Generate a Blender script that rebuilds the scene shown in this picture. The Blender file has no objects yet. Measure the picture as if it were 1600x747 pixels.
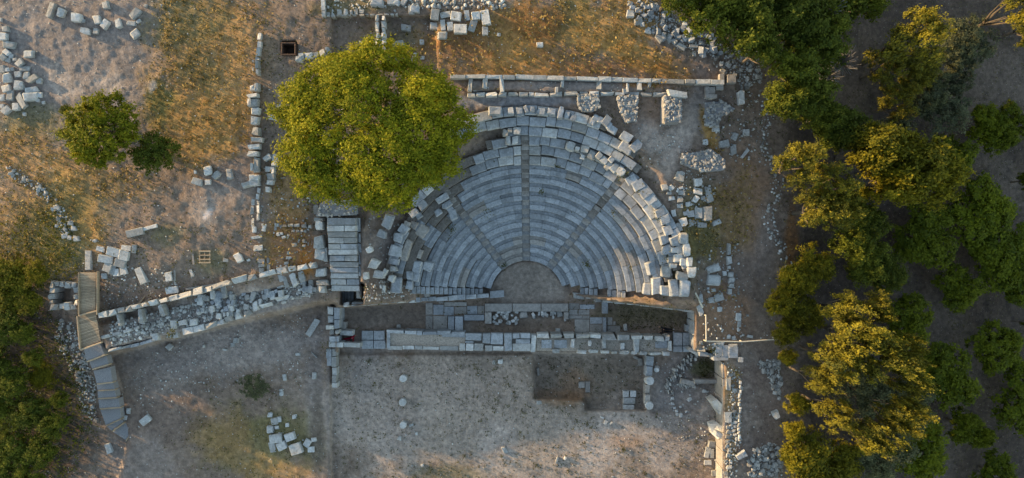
import bpy, bmesh, math, random
import numpy as np
from mathutils import Vector, Matrix, noise as mnoise

SC = bpy.context.scene
COL = SC.collection
R = math.radians
random.seed(7)
S, H = 18.0, 60.0                      # picture pixels per metre on the orchestra floor, flying height in metres

# ------------------------------------------------------------------ camera, sky, sun, exposure
cam_d = bpy.data.cameras.new("camera")
cam_d.sensor_width = 36.0
cam_d.lens = 36.0 * H / (1600.0 / S)
cam_d.clip_start = 0.5
cam_d.clip_end = 3000.0
cam = bpy.data.objects.new("camera", cam_d)
COL.objects.link(cam)
cam.location = (0, 0, H)
cam.rotation_euler = (0, 0, 0)
SC.camera = cam

SUN_EL = R(8.0)
SUN_DIR = R(-24)                       # compass of travel in the ground plane: towards +x and a little towards -y
tx, ty = math.cos(SUN_DIR), math.sin(SUN_DIR)
W = bpy.data.worlds.new("World")
SC.world = W
W.use_nodes = True
nt = W.node_tree
bg = nt.nodes["Background"]
sky = nt.nodes.new("ShaderNodeTexSky")
sky.sky_type = 'NISHITA'
sky.sun_disc = False
sky.ozone_density = 0.75
sky.dust_density = 0.4
sky.sun_elevation = SUN_EL
sky.sun_rotation = math.atan2(-tx, -ty)
nt.links.new(sky.outputs[0], bg.inputs[0])
bg.inputs[1].default_value = 0.15
sun_d = bpy.data.lights.new("sun", 'SUN')
sun_d.energy = 3.0
sun_d.angle = R(0.6)
sun_d.color = (1.0, 0.70, 0.36)
sun = bpy.data.objects.new("sun", sun_d)
COL.objects.link(sun)
travel = Vector((tx * math.cos(SUN_EL), ty * math.cos(SUN_EL), -math.sin(SUN_EL)))
sun.rotation_euler = travel.to_track_quat('-Z', 'Y').to_euler()
sun.location = (-60, 20, 40)
VS = SC.view_settings
VS.view_transform = 'Standard'
VS.look = 'None'
VS.gamma = 1.0
VS.use_curve_mapping = False
VS.exposure = 1.97

# ------------------------------------------------------------------ small helpers
def F(z): return (H - z) / H / S
def P(px, py, z):
    f = F(z)
    return Vector(((px - 800.0) * f, (373.5 - py) * f, z))

def fit(t):
    for w_ in ('oblong ', 'squarish ', 'fallen ', 'pale '):
        if len(t.split()) > 16: t = t.replace(w_, '', 1)
    if len(t.split()) > 16: LONG.append(t)
    return t
LONG = []
def tag(o, label=None, cat=None, group=None, kind=None):
    if label: o['label'] = fit(label)
    if cat: o['category'] = cat
    if group: o['group'] = group
    if kind: o['kind'] = kind
    return o

def empty(name, loc, label=None, cat=None, group=None, kind=None, rz=0.0):
    o = bpy.data.objects.new(name, None)
    COL.objects.link(o)
    o.location = loc
    o.rotation_euler = (0, 0, rz)
    o.empty_display_size = 0.3
    return tag(o, label, cat, group, kind)

def link(name, me, parent=None, loc=(0, 0, 0), rz=0.0, scale=(1, 1, 1), rx=0.0, ry=0.0):
    """One mesh object; loc is in world space (parents carry no rotation or scale of their own)."""
    o = bpy.data.objects.new(name, me)
    COL.objects.link(o)
    loc = Vector(loc)
    if parent is not None:
        o.parent = parent
        p, off = parent, Vector((0, 0, 0))
        while p is not None:
            off += Vector(p.location)
            p = p.parent
        loc = loc - off
    o.location = loc
    o.rotation_euler = (rx, ry, rz)
    o.scale = scale
    return o

def mesh_np(name, verts, faces, mat, smooth=False):
    me = bpy.data.meshes.new(name)
    me.from_pydata([tuple(v) for v in verts], [], [tuple(f) for f in faces])
    if mat: me.materials.append(mat)
    if smooth: me.polygons.foreach_set("use_smooth", [True] * len(me.polygons))
    me.update()
    return me

def quads_np(name, V, mat, smooth=False):
    """V: (n,4,3) array, one separate quad each, built fast."""
    n = len(V)
    me = bpy.data.meshes.new(name)
    me.vertices.add(n * 4)
    me.vertices.foreach_set("co", V.reshape(-1).astype(np.float32))
    me.loops.add(n * 4)
    me.loops.foreach_set("vertex_index", np.arange(n * 4, dtype=np.int32))
    me.polygons.add(n)
    me.polygons.foreach_set("loop_start", np.arange(n, dtype=np.int32) * 4)
    me.polygons.foreach_set("loop_total", np.full(n, 4, dtype=np.int32))
    me.materials.append(mat)
    me.update(calc_edges=True)
    return me

# ------------------------------------------------------------------ value noise in numpy
class VNoise:
    def __init__(self, seed):
        self.t = np.random.RandomState(seed).rand(256, 256)
    def __call__(self, x, y):
        xi = np.floor(x).astype(int); yi = np.floor(y).astype(int)
        fx = x - xi; fy = y - yi
        fx = fx * fx * (3 - 2 * fx); fy = fy * fy * (3 - 2 * fy)
        t = self.t
        a = t[xi & 255, yi & 255]; b = t[(xi + 1) & 255, yi & 255]
        c = t[xi & 255, (yi + 1) & 255]; d = t[(xi + 1) & 255, (yi + 1) & 255]
        return (a * (1 - fx) + b * fx) * (1 - fy) + (c * (1 - fx) + d * fx) * fy
def fbm(x, y, seed=1, octs=4):
    s = 0; a = 1.0; tot = 0
    for k in range(octs):
        s = s + a * VNoise(seed * 31 + k)(x * 2 ** k + 17.3 * k, y * 2 ** k + 5.1 * k)
        tot += a; a *= 0.55
    return s / tot

# ------------------------------------------------------------------ materials
def new_mat(name, rough=0.85):
    m = bpy.data.materials.new(name)
    m.use_nodes = True
    n = m.node_tree.nodes
    b = n["Principled BSDF"]
    b.inputs["Roughness"].default_value = rough
    b.inputs["Specular IOR Level"].default_value = 0.25
    return m, n, m.node_tree.links, b

def ramp(n, stops, interp='LINEAR'):
    r = n.new("ShaderNodeValToRGB")
    r.color_ramp.interpolation = interp
    e = r.color_ramp.elements
    e[0].position, e[0].color = stops[0][0], (*stops[0][1], 1)
    e[1].position, e[1].color = stops[-1][0], (*stops[-1][1], 1)
    for p, c in stops[1:-1]:
        k = e.new(p); k.color = (*c, 1)
    return r

def noise_node(n, l, scale, detail=5, rough=0.6, vec=None):
    t = n.new("ShaderNodeTexNoise")
    t.inputs["Scale"].default_value = scale
    t.inputs["Detail"].default_value = detail
    t.inputs["Roughness"].default_value = rough
    if vec is not None: l.new(vec, t.inputs["Vector"])
    return t

def mixc(n, l, fac, a, b, mode='MIX'):
    m = n.new("ShaderNodeMix")
    m.data_type = 'RGBA'; m.blend_type = mode
    for sock, v in ((m.inputs[0], fac), (m.inputs[6], a), (m.inputs[7], b)):
        if isinstance(v, (int, float)): sock.default_value = v
        elif isinstance(v, tuple): sock.default_value = (*v, 1)
        else: l.new(v, sock)
    return m.outputs[2]

def bump(n, l, b, h, strength, dist):
    k = n.new("ShaderNodeBump")
    k.inputs["Strength"].default_value = strength
    k.inputs["Distance"].default_value = dist
    l.new(h, k.inputs["Height"])
    l.new(k.outputs[0], b.inputs["Normal"])

def stone_mat(name, lo, hi, stain, stain_amt=0.55, fine=6.0):
    m, n, l, b = new_mat(name, 0.88)
    geo = n.new("ShaderNodeNewGeometry")
    oi = n.new("ShaderNodeObjectInfo")
    base = ramp(n, [(0.0, lo), (0.45, tuple((x + y) / 2 for x, y in zip(lo, hi))), (1.0, hi)])
    l.new(oi.outputs["Random"], base.inputs[0])
    n1 = noise_node(n, l, fine, 8, 0.7, geo.outputs["Position"])
    r1 = ramp(n, [(0.30, (0.62, 0.62, 0.62)), (0.70, (1.22, 1.22, 1.22))])
    l.new(n1.outputs[0], r1.inputs[0])
    c = mixc(n, l, 1.0, base.outputs[0], r1.outputs[0], 'MULTIPLY')
    n2 = noise_node(n, l, 1.3, 6, 0.68, geo.outputs["Position"])
    r2 = ramp(n, [(0.47, (0, 0, 0)), (0.66, (stain_amt,) * 3)])
    l.new(n2.outputs[0], r2.inputs[0])
    c = mixc(n, l, r2.outputs[0], c, stain)
    n3 = noise_node(n, l, 2.2, 4, 0.6, geo.outputs["Position"])
    n3.inputs["Distortion"].default_value = 0.6
    r3 = ramp(n, [(0.60, (0, 0, 0)), (0.72, (0.35,) * 3)])
    l.new(n3.outputs[0], r3.inputs[0])
    c = mixc(n, l, r3.outputs[0], c, tuple(min(1, v * 1.15) for v in hi))
    l.new(c, b.inputs["Base Color"])
    bump(n, l, b, n1.outputs[0], 0.55, 0.05)
    return m

M = {}
M['marble'] = stone_mat('weathered_marble', (0.235, 0.24, 0.245), (0.355, 0.36, 0.365), (0.14, 0.14, 0.135), 0.62)
M['pale'] = stone_mat('pale_limestone', (0.25, 0.24, 0.22), (0.50, 0.485, 0.455), (0.17, 0.155, 0.135), 0.55)
M['rubble'] = stone_mat('rubble_stone', (0.19, 0.175, 0.155), (0.40, 0.38, 0.345), (0.16, 0.14, 0.115), 0.5, 9.0)
M['dusty'] = stone_mat('dusty_stone', (0.24, 0.215, 0.19), (0.33, 0.30, 0.265), (0.17, 0.145, 0.12), 0.6)

def plain_mat(name, col, rough=0.85, var=0.25, scale=8.0, bmp=0.4, spec=None):
    m, n, l, b = new_mat(name, rough)
    geo = n.new("ShaderNodeNewGeometry")
    n1 = noise_node(n, l, scale, 6, 0.65, geo.outputs["Position"])
    r1 = ramp(n, [(0.3, tuple(v * (1 - var) for v in col)), (0.7, tuple(v * (1 + var) for v in col))])
    l.new(n1.outputs[0], r1.inputs[0])
    l.new(r1.outputs[0], b.inputs["Base Color"])
    bump(n, l, b, n1.outputs[0], bmp, 0.03)
    return m
M['mortar'] = plain_mat('packed_earth_mortar', (0.17, 0.145, 0.12), 0.95, 0.4, 7)
M['riser'] = plain_mat('weathered_riser_stone', (0.19, 0.185, 0.18), 0.9, 0.35, 6)
M['gravel_fill'] = plain_mat('grey_gravel_fill', (0.20, 0.19, 0.185), 0.95, 0.45, 22)
M['earth_fill'] = plain_mat('earth_and_gravel_fill', (0.30, 0.25, 0.20), 0.95, 0.5, 14)
M['bark'] = plain_mat('bark', (0.09, 0.07, 0.05), 0.95, 0.4, 12)
M['twig'] = plain_mat('dead_twigs', (0.19, 0.175, 0.165), 0.9, 0.3, 9)
M['pipe'] = plain_mat('pale_pole', (0.50, 0.44, 0.34), 0.7, 0.15, 4, 0.2)
M['rust'] = plain_mat('rusty_sheet', (0.085, 0.05, 0.035), 0.8, 0.5, 9)
M['red'] = plain_mat('red_cloth', (0.30, 0.012, 0.03), 0.8, 0.25, 14, 0.3)
M['black'] = plain_mat('black_cloth', (0.012, 0.012, 0.016), 0.85, 0.3, 14, 0.3)
M['navy'] = plain_mat('dark_trousers', (0.02, 0.024, 0.04), 0.85, 0.3, 14, 0.3)
M['skin'] = plain_mat('skin', (0.42, 0.25, 0.18), 0.55, 0.08, 10, 0.05)
M['hair'] = plain_mat('dark_hair', (0.02, 0.014, 0.01), 0.6, 0.3, 40, 0.3)
M['white'] = plain_mat('white_rubber', (0.65, 0.65, 0.66), 0.6, 0.1, 10, 0.1)

def wood_mat(name, col):
    m, n, l, b = new_mat(name, 0.8)
    geo = n.new("ShaderNodeNewGeometry")
    oi = n.new("ShaderNodeObjectInfo")
    mp = n.new("ShaderNodeMapping")
    mp.inputs["Scale"].default_value = (3, 22, 6)
    l.new(geo.outputs["Position"], mp.inputs[0])
    n1 = noise_node(n, l, 1.0, 6, 0.65, mp.outputs[0])
    r0 = ramp(n, [(0, tuple(v * 0.72 for v in col)), (1, tuple(v * 1.2 for v in col))])
    l.new(oi.outputs["Random"], r0.inputs[0])
    r1 = ramp(n, [(0.3, (0.65,) * 3), (0.7, (1.2,) * 3)])
    l.new(n1.outputs[0], r1.inputs[0])
    l.new(mixc(n, l, 1.0, r0.outputs[0], r1.outputs[0], 'MULTIPLY'), b.inputs["Base Color"])
    bump(n, l, b, n1.outputs[0], 0.3, 0.02)
    return m
M['wood'] = wood_mat('weathered_deck_wood', (0.34, 0.25, 0.16))
M['wood_grey'] = wood_mat('grey_wood', (0.24, 0.21, 0.18))

def leaf_mat(name, c_lo, c_hi, trans=0.28):
    m, n, l, b = new_mat(name, 0.7)
    b.inputs['Specular IOR Level'].default_value = 0.10
    at = n.new("ShaderNodeAttribute"); at.attribute_name = "tint"
    oi = n.new("ShaderNodeObjectInfo")
    r = ramp(n, [(0.0, c_lo), (1.0, c_hi)])
    l.new(at.outputs["Fac"], r.inputs[0])
    r2 = ramp(n, [(0.0, (0.78, 0.80, 0.85)), (1.0, (1.22, 1.18, 1.05))])
    l.new(oi.outputs["Random"], r2.inputs[0])
    c = mixc(n, l, 1.0, r.outputs[0], r2.outputs[0], 'MULTIPLY')
    l.new(c, b.inputs["Base Color"])
    tr = n.new("ShaderNodeBsdfTranslucent")
    l.new(c, tr.inputs[0])
    mx = n.new("ShaderNodeMixShader"); mx.inputs[0].default_value = trans
    l.new(b.outputs[0], mx.inputs[1]); l.new(tr.outputs[0], mx.inputs[2])
    l.new(mx.outputs[0], n["Material Output"].inputs[0])
    return m
M['leaf_oak'] = leaf_mat('broadleaf_foliage', (0.070, 0.090, 0.005), (0.26, 0.235, 0.010))
M['leaf_citrus'] = leaf_mat('orchard_foliage', (0.036, 0.050, 0.003), (0.130, 0.140, 0.006))
M['leaf_dark'] = leaf_mat('dark_scrub_foliage', (0.036, 0.050, 0.007), (0.125, 0.135, 0.014))
M['leaf_olive_sunlit'] = leaf_mat('sunlit_olive_foliage', (0.050, 0.058, 0.016), (0.215, 0.180, 0.016))  # olive leaves with the yellow of warm sunlight put into the colour
M['leaf_silver_shade'] = leaf_mat('shaded_silver_olive_foliage', (0.050, 0.058, 0.028), (0.145, 0.145, 0.070))  # gray green leaves, the tone of olives in shade put into the colour
M['leaf_bush'] = leaf_mat('yellow_green_scrub', (0.052, 0.056, 0.006), (0.20, 0.165, 0.010))
M['leaf_weed'] = leaf_mat('weed_foliage', (0.040, 0.044, 0.012), (0.11, 0.10, 0.030))
M['leaf_dry'] = leaf_mat('dry_grass', (0.16, 0.105, 0.030), (0.36, 0.25, 0.085), 0.2)

# ------------------------------------------------------------------ terrain heights (picture plan -> metres)
PTS = [(-300,-200,6.2),(0,0,5.8),(0,300,4.6),(250,0,6.0),(250,250,5.2),(250,420,4.8),(400,430,4.6),(480,400,4.6),(400,200,5.4),
 (450,60,6.2),(700,60,6.5),(900,60,6.5),(1100,60,6.3),(1150,140,5.7),(1200,100,5.3),(1050,200,5.7),(1080,250,5.2),(1100,350,4.3),
 (1100,430,3.7),(1150,480,3.0),(1160,540,2.4),(1170,650,2.2),(1170,740,2.2),(1215,300,3.6),(1215,500,2.1),(1300,100,2.5),
 (1300,400,0.2),(1300,700,0.0),(1600,100,-1.0),(1600,400,-2),(1600,747,-2.2),(1450,400,-1.2),(1800,300,-2.5),(60,430,3.7),(60,500,2.2),
 (40,600,0.6),(0,747,0.0),(120,480,3.4),(140,600,1.0),(200,700,0.3),(300,620,0.4),(300,760,0.2),(100,760,0.1),(-200,500,1.5),(-300,747,0.5),
 (600,-100,6.8),(1000,-100,6.6),(1400,-100,1.0),(600,340,4.4),(600,430,3.4),(560,250,5.0),(800,160,6.0),(950,180,5.9),(500,330,4.6),
 (400,900,0.2),(800,900,0.3),(1170,900,2.0),(1400,900,-0.8),(1800,900,-2.5),(0,900,0)]
_A = np.array(PTS, float)
_D = np.hypot(_A[:, None, 0] - _A[None, :, 0], _A[:, None, 1] - _A[None, :, 1])
_Wt = np.linalg.solve(_D + np.eye(len(_A)) * 4.0, _A[:, 2] - 3.0)
def base_z(x, y):
    x = np.clip(x, -420, 2000); y = np.clip(y, -260, 1000)
    out = np.full(np.shape(x), 3.0)
    for (ax, ay, _), w in zip(PTS, _Wt):
        out = out + w * np.hypot(x - ax, y - ay)
    return out

def poly_mask(x, y, poly, feather):
    """1 inside the polygon, easing to 0 over `feather` pixels outside."""
    n = len(poly)
    inside = np.zeros(x.shape, bool)
    dist = np.full(x.shape, 1e9)
    for i in range(n):
        x1, y1 = poly[i]; x2, y2 = poly[(i + 1) % n]
        cond = ((y1 > y) != (y2 > y))
        with np.errstate(divide='ignore', invalid='ignore'):
            xi = (x2 - x1) * (y - y1) / ((y2 - y1) if y2 != y1 else 1e-9) + x1
        inside ^= cond & (x < xi)
        dx, dy = x2 - x1, y2 - y1
        t = np.clip(((x - x1) * dx + (y - y1) * dy) / (dx * dx + dy * dy + 1e-9), 0, 1)
        dist = np.minimum(dist, np.hypot(x - x1 - t * dx, y - y1 - t * dy))
    m = np.clip(1 - dist / max(feather, 0.01), 0, 1)
    m[inside] = 1
    return m

def in_poly(poly, n_, seed):
    pa = np.array(poly); rs = np.random.RandomState(seed); out = []
    while len(out) < n_:
        x = rs.uniform(pa[:, 0].min(), pa[:, 0].max(), n_ * 3); y = rs.uniform(pa[:, 1].min(), pa[:, 1].max(), n_ * 3)
        mk = poly_mask(x, y, poly, 0.01) >= 1
        out += list(zip(x[mk], y[mk]))
    return out[:n_]

# cavea geometry
CX, CY = 823.5, 464.0
R0, PITCH = 57.0, 12.97
NROW = 17
def zrow(k): return 0.40 + 0.355 * k
def z_of_r(rpx): return zrow((rpx - R0) / PITCH)
C0 = P(CX, CY, 0)

POLYS = [  # polygon, height (number or function), feather
 ([(172,556),(300,524),(500,478),(522,478),(522,1000),(120,1000),(205,690),(196,610)], 0.75, 7),
 ([(158,508),(498,438),(500,468),(166,545)], 3.7, 4),
 ([(519,553),(1127,553),(1124,1000),(519,1000)], 0.3, 3),
 ([(834,553),(1009,553),(1008,639),(916,639),(914,623),(836,621)], -0.95, 3),
 ([(1012,553),(1124,553),(1124,600),(1090,640),(1020,640)], -0.10, 8),
 ([(529,482),(640,474),(760,466),(770,440),(880,440),(893,462),(960,473),(1082,488),(1082,552),(529,552)], 0.0, 3),
 ([(534,444),(568,444),(566,474),(534,474)], 1.5, 2),
 ([(86,450),(108,450),(108,476),(86,476)], 3.2, 3),
 ([(441,67),(462,67),(462,84),(441,84)], 4.6, 2),
 ([(736,126),(1065,132),(1062,146),(736,142)], 6.48, 2),
 ([(520,28),(586,28),(586,110),(520,110)], 5.9, 3),
 ([(606,28),(680,28),(680,110),(606,110)], 6.0, 4),
]
def terrain(x, y):
    z = base_z(x, y)
    for poly, h, f in POLYS[:2]:
        m = poly_mask(x, y, poly, f); z = z * (1 - m) + h * m
    # the bowl under the seats
    zc = z.copy()
    for _ in range(6):
        f = F(zc) * S
        rr = np.hypot((x - 800) * f - (CX - 800), (373.5 - y) * f - (373.5 - CY))
        zt = z_of_r(np.clip(rr, R0 - 20, R0 + PITCH * 17.4)) - 0.85
        zc = 0.5 * zc + 0.5 * zt
    cav = poly_mask(x, y, [(566,474),(566,360),(600,300),(640,235),(720,185),(825,168),(930,186),(990,235),(1040,290),(1075,370),(1086,470),(900,458),(760,462)], 10)
    cav = cav * (rr < R0 + PITCH * 17.6)
    z = np.where(cav > 0, z * (1 - cav) + np.minimum(zc, z + 3) * cav, z)
    for poly, h, f in POLYS[2:]:
        m = poly_mask(x, y, poly, f); z = z * (1 - m) + h * m
    m = np.clip(1.0 - (np.hypot(x - CX, y - CY) - 57) / 3, 0, 1)
    z = z * (1 - m)
    return z

ax_in = np.arange(-120, 1721, 2.6)
ay_in = np.arange(-80, 831, 2.6)
def extend(a):
    g = [6 * 1.28 ** k for k in range(1, 34)]
    lo = a[0] - np.cumsum(g); hi = a[-1] + np.cumsum(g)
    return np.concatenate([lo[::-1], a, hi])
GX, GY = extend(ax_in), extend(ay_in)
XX, YY = np.meshgrid(GX, GY)
ZC = terrain(XX, YY)
def rough_amp(x, y):
    a = np.full(x.shape, 0.09)
    a[(x > 522) & (x < 1125) & (y > 470)] = 0.03
    a[(np.hypot(x - CX, y - CY) < 70)] = 0.012
    return a
ZZ = ZC + (fbm(XX / 14.0, YY / 14.0, 3, 4) - 0.5) * 2.2 * rough_amp(XX, YY)
def gz(px, py):
    j = min(max(int(np.searchsorted(GX, px)) - 1, 0), len(GX) - 2)
    i = min(max(int(np.searchsorted(GY, py)) - 1, 0), len(GY) - 2)
    u = (px - GX[j]) / (GX[j + 1] - GX[j]); v = (py - GY[i]) / (GY[i + 1] - GY[i])
    return float((ZZ[i, j] * (1 - u) + ZZ[i, j + 1] * u) * (1 - v) + (ZZ[i + 1, j] * (1 - u) + ZZ[i + 1, j + 1] * u) * v)
def gz_world(x, y):
    z = 2.0
    for _ in range(5):
        z = gz(x / F(z) + 800, 373.5 - y / F(z))
    return z

# ------------------------------------------------------------------ terrain colours (ground cover, some with warm sunlight painted in)
EARTH = (0.185, 0.150, 0.120); GOLD_SUNLIT = (0.33, 0.205, 0.065); GREEN = (0.115, 0.120, 0.035); DUST = (0.33, 0.30, 0.27)  # gold and rusty tones mix dry cover with painted golden sunlight
DARK = (0.062, 0.050, 0.042); COURT = (0.275, 0.245, 0.21); LIME = (0.62, 0.58, 0.56); RUSTY_SUNLIT = (0.29, 0.135, 0.032); GREY = (0.20, 0.185, 0.175)
OLIVE = (0.14, 0.125, 0.05); FILL = (0.23, 0.22, 0.215)
CB = [  # px, py, rx, ry, rotation, colour, strength
 (120,90,230,120,0,GREY,.75),(95,125,40,22,30,DUST,.9),(170,125,26,20,0,DUST,.8),(60,60,120,70,0,GREY,.6),
 (330,110,95,140,10,GOLD_SUNLIT,.72),(290,30,60,60,0,OLIVE,.7),(320,190,70,60,0,GOLD_SUNLIT,.65),(255,165,28,40,0,GREEN,.8),(310,115,36,30,0,OLIVE,.6),
 (60,250,130,45,10,GOLD_SUNLIT,.55),(40,190,60,25,0,GREEN,.5),(140,330,60,60,0,OLIVE,.6),(260,330,110,70,0,EARTH,.8),(190,290,60,30,0,GOLD_SUNLIT,.3),
 (265,370,26,18,0,GREEN,.45),(320,330,22,25,0,DUST,.5),(345,290,50,40,0,GREY,.5),(120,330,25,90,-25,GOLD_SUNLIT,.7),
 (40,350,70,60,0,GOLD_SUNLIT,.55),(60,390,60,60,0,OLIVE,.8),(100,400,40,40,0,GREEN,.5),(90,330,40,50,0,OLIVE,.7),
 (325,335,10,5,-40,LIME,.55),(239,136,5,9,20,LIME,.55),
 (220,430,110,45,-10,EARTH,.8),(330,410,30,20,0,GREEN,.4),(415,400,10,40,0,GREEN,.3),
 (450,380,40,50,0,RUSTY_SUNLIT,.55),(450,300,40,60,0,GOLD_SUNLIT,.5),(420,150,30,120,0,EARTH,.6),(475,410,12,22,0,RUSTY_SUNLIT,.9),  # rusty blobs paint the warm light on the bank by the stepped roof
 (550,70,90,60,0,EARTH,.6),(540,10,60,14,0,OLIVE,.6),(650,75,90,40,0,OLIVE,.4),(760,75,120,55,0,RUSTY_SUNLIT,.65),(820,40,70,45,0,GOLD_SUNLIT,.7),
 (790,100,130,22,0,GOLD_SUNLIT,.6),(890,20,36,45,0,OLIVE,.9),(840,30,60,30,0,(0.17,0.085,0.028),.7),(740,60,50,30,0,(0.17,0.10,0.045),.6),(880,75,50,26,0,(0.19,0.11,0.045),.5),(700,95,40,20,0,EARTH,.5),(960,40,60,60,0,GOLD_SUNLIT,.8),(1000,90,90,26,20,GOLD_SUNLIT,.85),
 (960,105,110,14,0,RUSTY_SUNLIT,.5),(1080,85,60,30,30,EARTH,.5),
 (1060,220,22,75,25,DUST,.75),(1015,215,35,28,0,DUST,.8),(1100,150,20,60,0,GREY,.7),(1110,210,10,40,-20,GOLD_SUNLIT,.9),(960,160,60,20,0,EARTH,.6),  # the narrow gold blob is a painted sunlit band
 (800,157,105,11,0,(0.24,0.245,0.255),.98),(860,132,200,8,1,FILL,.6),(1010,132,40,7,0,RUSTY_SUNLIT,.8),
 (1120,340,60,60,0,OLIVE,.5),(1090,375,35,45,0,OLIVE,.8),(1160,320,50,80,0,RUSTY_SUNLIT,.25),(1165,450,40,60,0,(0.17,0.14,0.12),.6),(1110,450,30,40,0,EARTH,.5),(1130,490,40,45,0,RUSTY_SUNLIT,.3),
 (1180,640,40,110,0,(0.165,0.135,0.115),.9),(1150,560,30,20,0,DUST,.35),(1200,400,18,80,0,GREY,.4),(1143,640,12,80,0,GOLD_SUNLIT,.8),  # the gold strip paints warm light along the right court wall
 (1240,380,10,60,0,RUSTY_SUNLIT,.9),(1235,440,9,40,0,RUSTY_SUNLIT,.7),
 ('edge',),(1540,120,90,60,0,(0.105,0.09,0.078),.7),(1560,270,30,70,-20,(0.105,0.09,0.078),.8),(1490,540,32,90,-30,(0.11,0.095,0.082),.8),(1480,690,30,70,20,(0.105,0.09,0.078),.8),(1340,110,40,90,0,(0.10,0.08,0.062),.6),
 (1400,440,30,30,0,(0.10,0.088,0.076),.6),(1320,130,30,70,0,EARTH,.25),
 (800,650,330,120,0,COURT,1.0),(570,580,20,50,0,GREY,.6),(590,640,60,80,0,DUST,.4),(915,595,90,42,0,(0.165,0.14,0.11),.9),(900,600,30,20,0,RUSTY_SUNLIT,.25),(870,620,40,12,0,RUSTY_SUNLIT,.3),
 (960,670,70,25,0,DUST,.6),(940,700,30,40,0,DUST,.8),(775,700,36,40,0,DUST,.75),(620,690,40,40,0,DUST,.5),(700,610,60,30,0,DUST,.4),(1040,700,40,30,0,DUST,.4),(700,740,50,14,0,OLIVE,.5),(1080,650,60,60,0,GREY,.6),(1060,590,30,45,35,GREY,.7),(1100,575,22,16,0,(0.09,0.09,0.045),.9),
 (980,690,30,12,0,RUSTY_SUNLIT,.3),(760,600,150,40,0,EARTH,.25),
 (590,495,90,16,0,(0.19,0.165,0.14),.9),(1000,495,80,18,0,(0.13,0.115,0.075),.9),(800,500,60,10,0,EARTH,.6),(700,535,260,10,0,FILL,.4),(823,445,60,45,0,(0.21,0.19,0.165),1.0),
 (330,545,170,50,-8,GREY,.8),(380,555,90,40,0,DUST,.4),(400,690,90,60,0,OLIVE,.62),(350,680,60,40,0,GOLD_SUNLIT,.35),(440,680,50,50,0,GREEN,.35),(250,640,90,50,0,(0.15,0.12,0.1),.7),
 (250,600,60,30,0,DUST,.25),(230,720,60,40,0,GREY,.5),(430,735,60,20,0,GOLD_SUNLIT,.4),(490,600,14,90,0,GREY,.6),(495,680,10,60,0,(0.12,0.105,0.085),.8),(515,640,6,100,0,GREY,.5),
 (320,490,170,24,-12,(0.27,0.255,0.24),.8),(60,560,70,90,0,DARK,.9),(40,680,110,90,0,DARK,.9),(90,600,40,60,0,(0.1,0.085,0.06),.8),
 (600,390,40,50,0,GREY,.6),(600,450,30,25,0,EARTH,.6),(690,350,60,60,0,EARTH,.7),(760,205,40,14,0,(0.16,0.14,0.12),.9),(1064,400,24,50,0,OLIVE,.5),
]
col = np.empty(XX.shape + (3,)); col[:] = EARTH
wx = (fbm(XX / 45, YY / 45, 5) - .5) * 70; wy = (fbm(XX / 45 + 9, YY / 45 + 4, 6) - .5) * 70
fine = .5 + (fbm(XX / 22, YY / 22, 8, 4) - .5) * 1.1 + (fbm(XX / 5, YY / 5, 18, 3) - .5) * .9
for cb in CB:
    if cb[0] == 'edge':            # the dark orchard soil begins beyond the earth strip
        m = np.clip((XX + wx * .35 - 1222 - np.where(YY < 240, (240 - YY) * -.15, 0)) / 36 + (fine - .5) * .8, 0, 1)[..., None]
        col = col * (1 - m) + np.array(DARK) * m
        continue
    px, py, rx, ry, rot, c, st = cb
    k = min(1.0, min(rx, ry) / 60.0)
    dx = XX + wx * k - px; dy = YY + wy * k - py
    ca, sa = math.cos(R(rot)), math.sin(R(rot))
    u = (dx * ca + dy * sa) / rx; v = (-dx * sa + dy * ca) / ry
    m = np.clip((1.25 - np.hypot(u, v)) / 0.6 + (fine - .5) * 0.9, 0, 1) * st
    m = (m * m * (3 - 2 * m) if st > .99 else m)[..., None]
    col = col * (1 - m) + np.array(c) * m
col = col * np.array((1.08, 0.96, 0.89)) * (0.78 + 0.44 * fbm(XX / 38., YY / 38., 29, 3) )[..., None] * (0.68 + 0.64 * fbm(XX / 5.0, YY / 5.0, 11, 3))[..., None]
fd = (H - ZZ) / H / S
VV = np.stack([(XX - 800) * fd, (373.5 - YY) * fd, ZZ], -1)
ny, nx = XX.shape
me = bpy.data.meshes.new("ground")
idx = np.arange(ny * nx).reshape(ny, nx)
q = np.stack([idx[:-1, :-1], idx[1:, :-1], idx[1:, 1:], idx[:-1, 1:]], -1).reshape(-1, 4)
me.vertices.add(ny * nx); me.vertices.foreach_set("co", VV.reshape(-1).astype(np.float32))
me.loops.add(len(q) * 4); me.loops.foreach_set("vertex_index", q.reshape(-1).astype(np.int32))
me.polygons.add(len(q)); me.polygons.foreach_set("loop_start", np.arange(len(q), dtype=np.int32) * 4)
me.polygons.foreach_set("loop_total", np.full(len(q), 4, dtype=np.int32))
me.polygons.foreach_set("use_smooth", np.ones(len(q), bool))
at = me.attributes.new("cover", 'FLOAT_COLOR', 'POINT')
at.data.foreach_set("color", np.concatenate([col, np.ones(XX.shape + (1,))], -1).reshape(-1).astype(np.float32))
me.update(calc_edges=True)
gm, n, l, b = new_mat("dry_ground", 0.97)
a = n.new("ShaderNodeAttribute"); a.attribute_name = "cover"
geo = n.new("ShaderNodeNewGeometry")
n1 = noise_node(n, l, 3.2, 8, 0.72, geo.outputs["Position"])
r1 = ramp(n, [(0.30, (0.58, 0.57, 0.56)), (0.5, (0.98,) * 3), (0.70, (1.42, 1.40, 1.36))])
l.new(n1.outputs[0], r1.inputs[0])
c = mixc(n, l, 1.0, a.outputs["Color"], r1.outputs[0], 'MULTIPLY')
vo = n.new("ShaderNodeTexVoronoi"); vo.inputs["Scale"].default_value = 3.4
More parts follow.
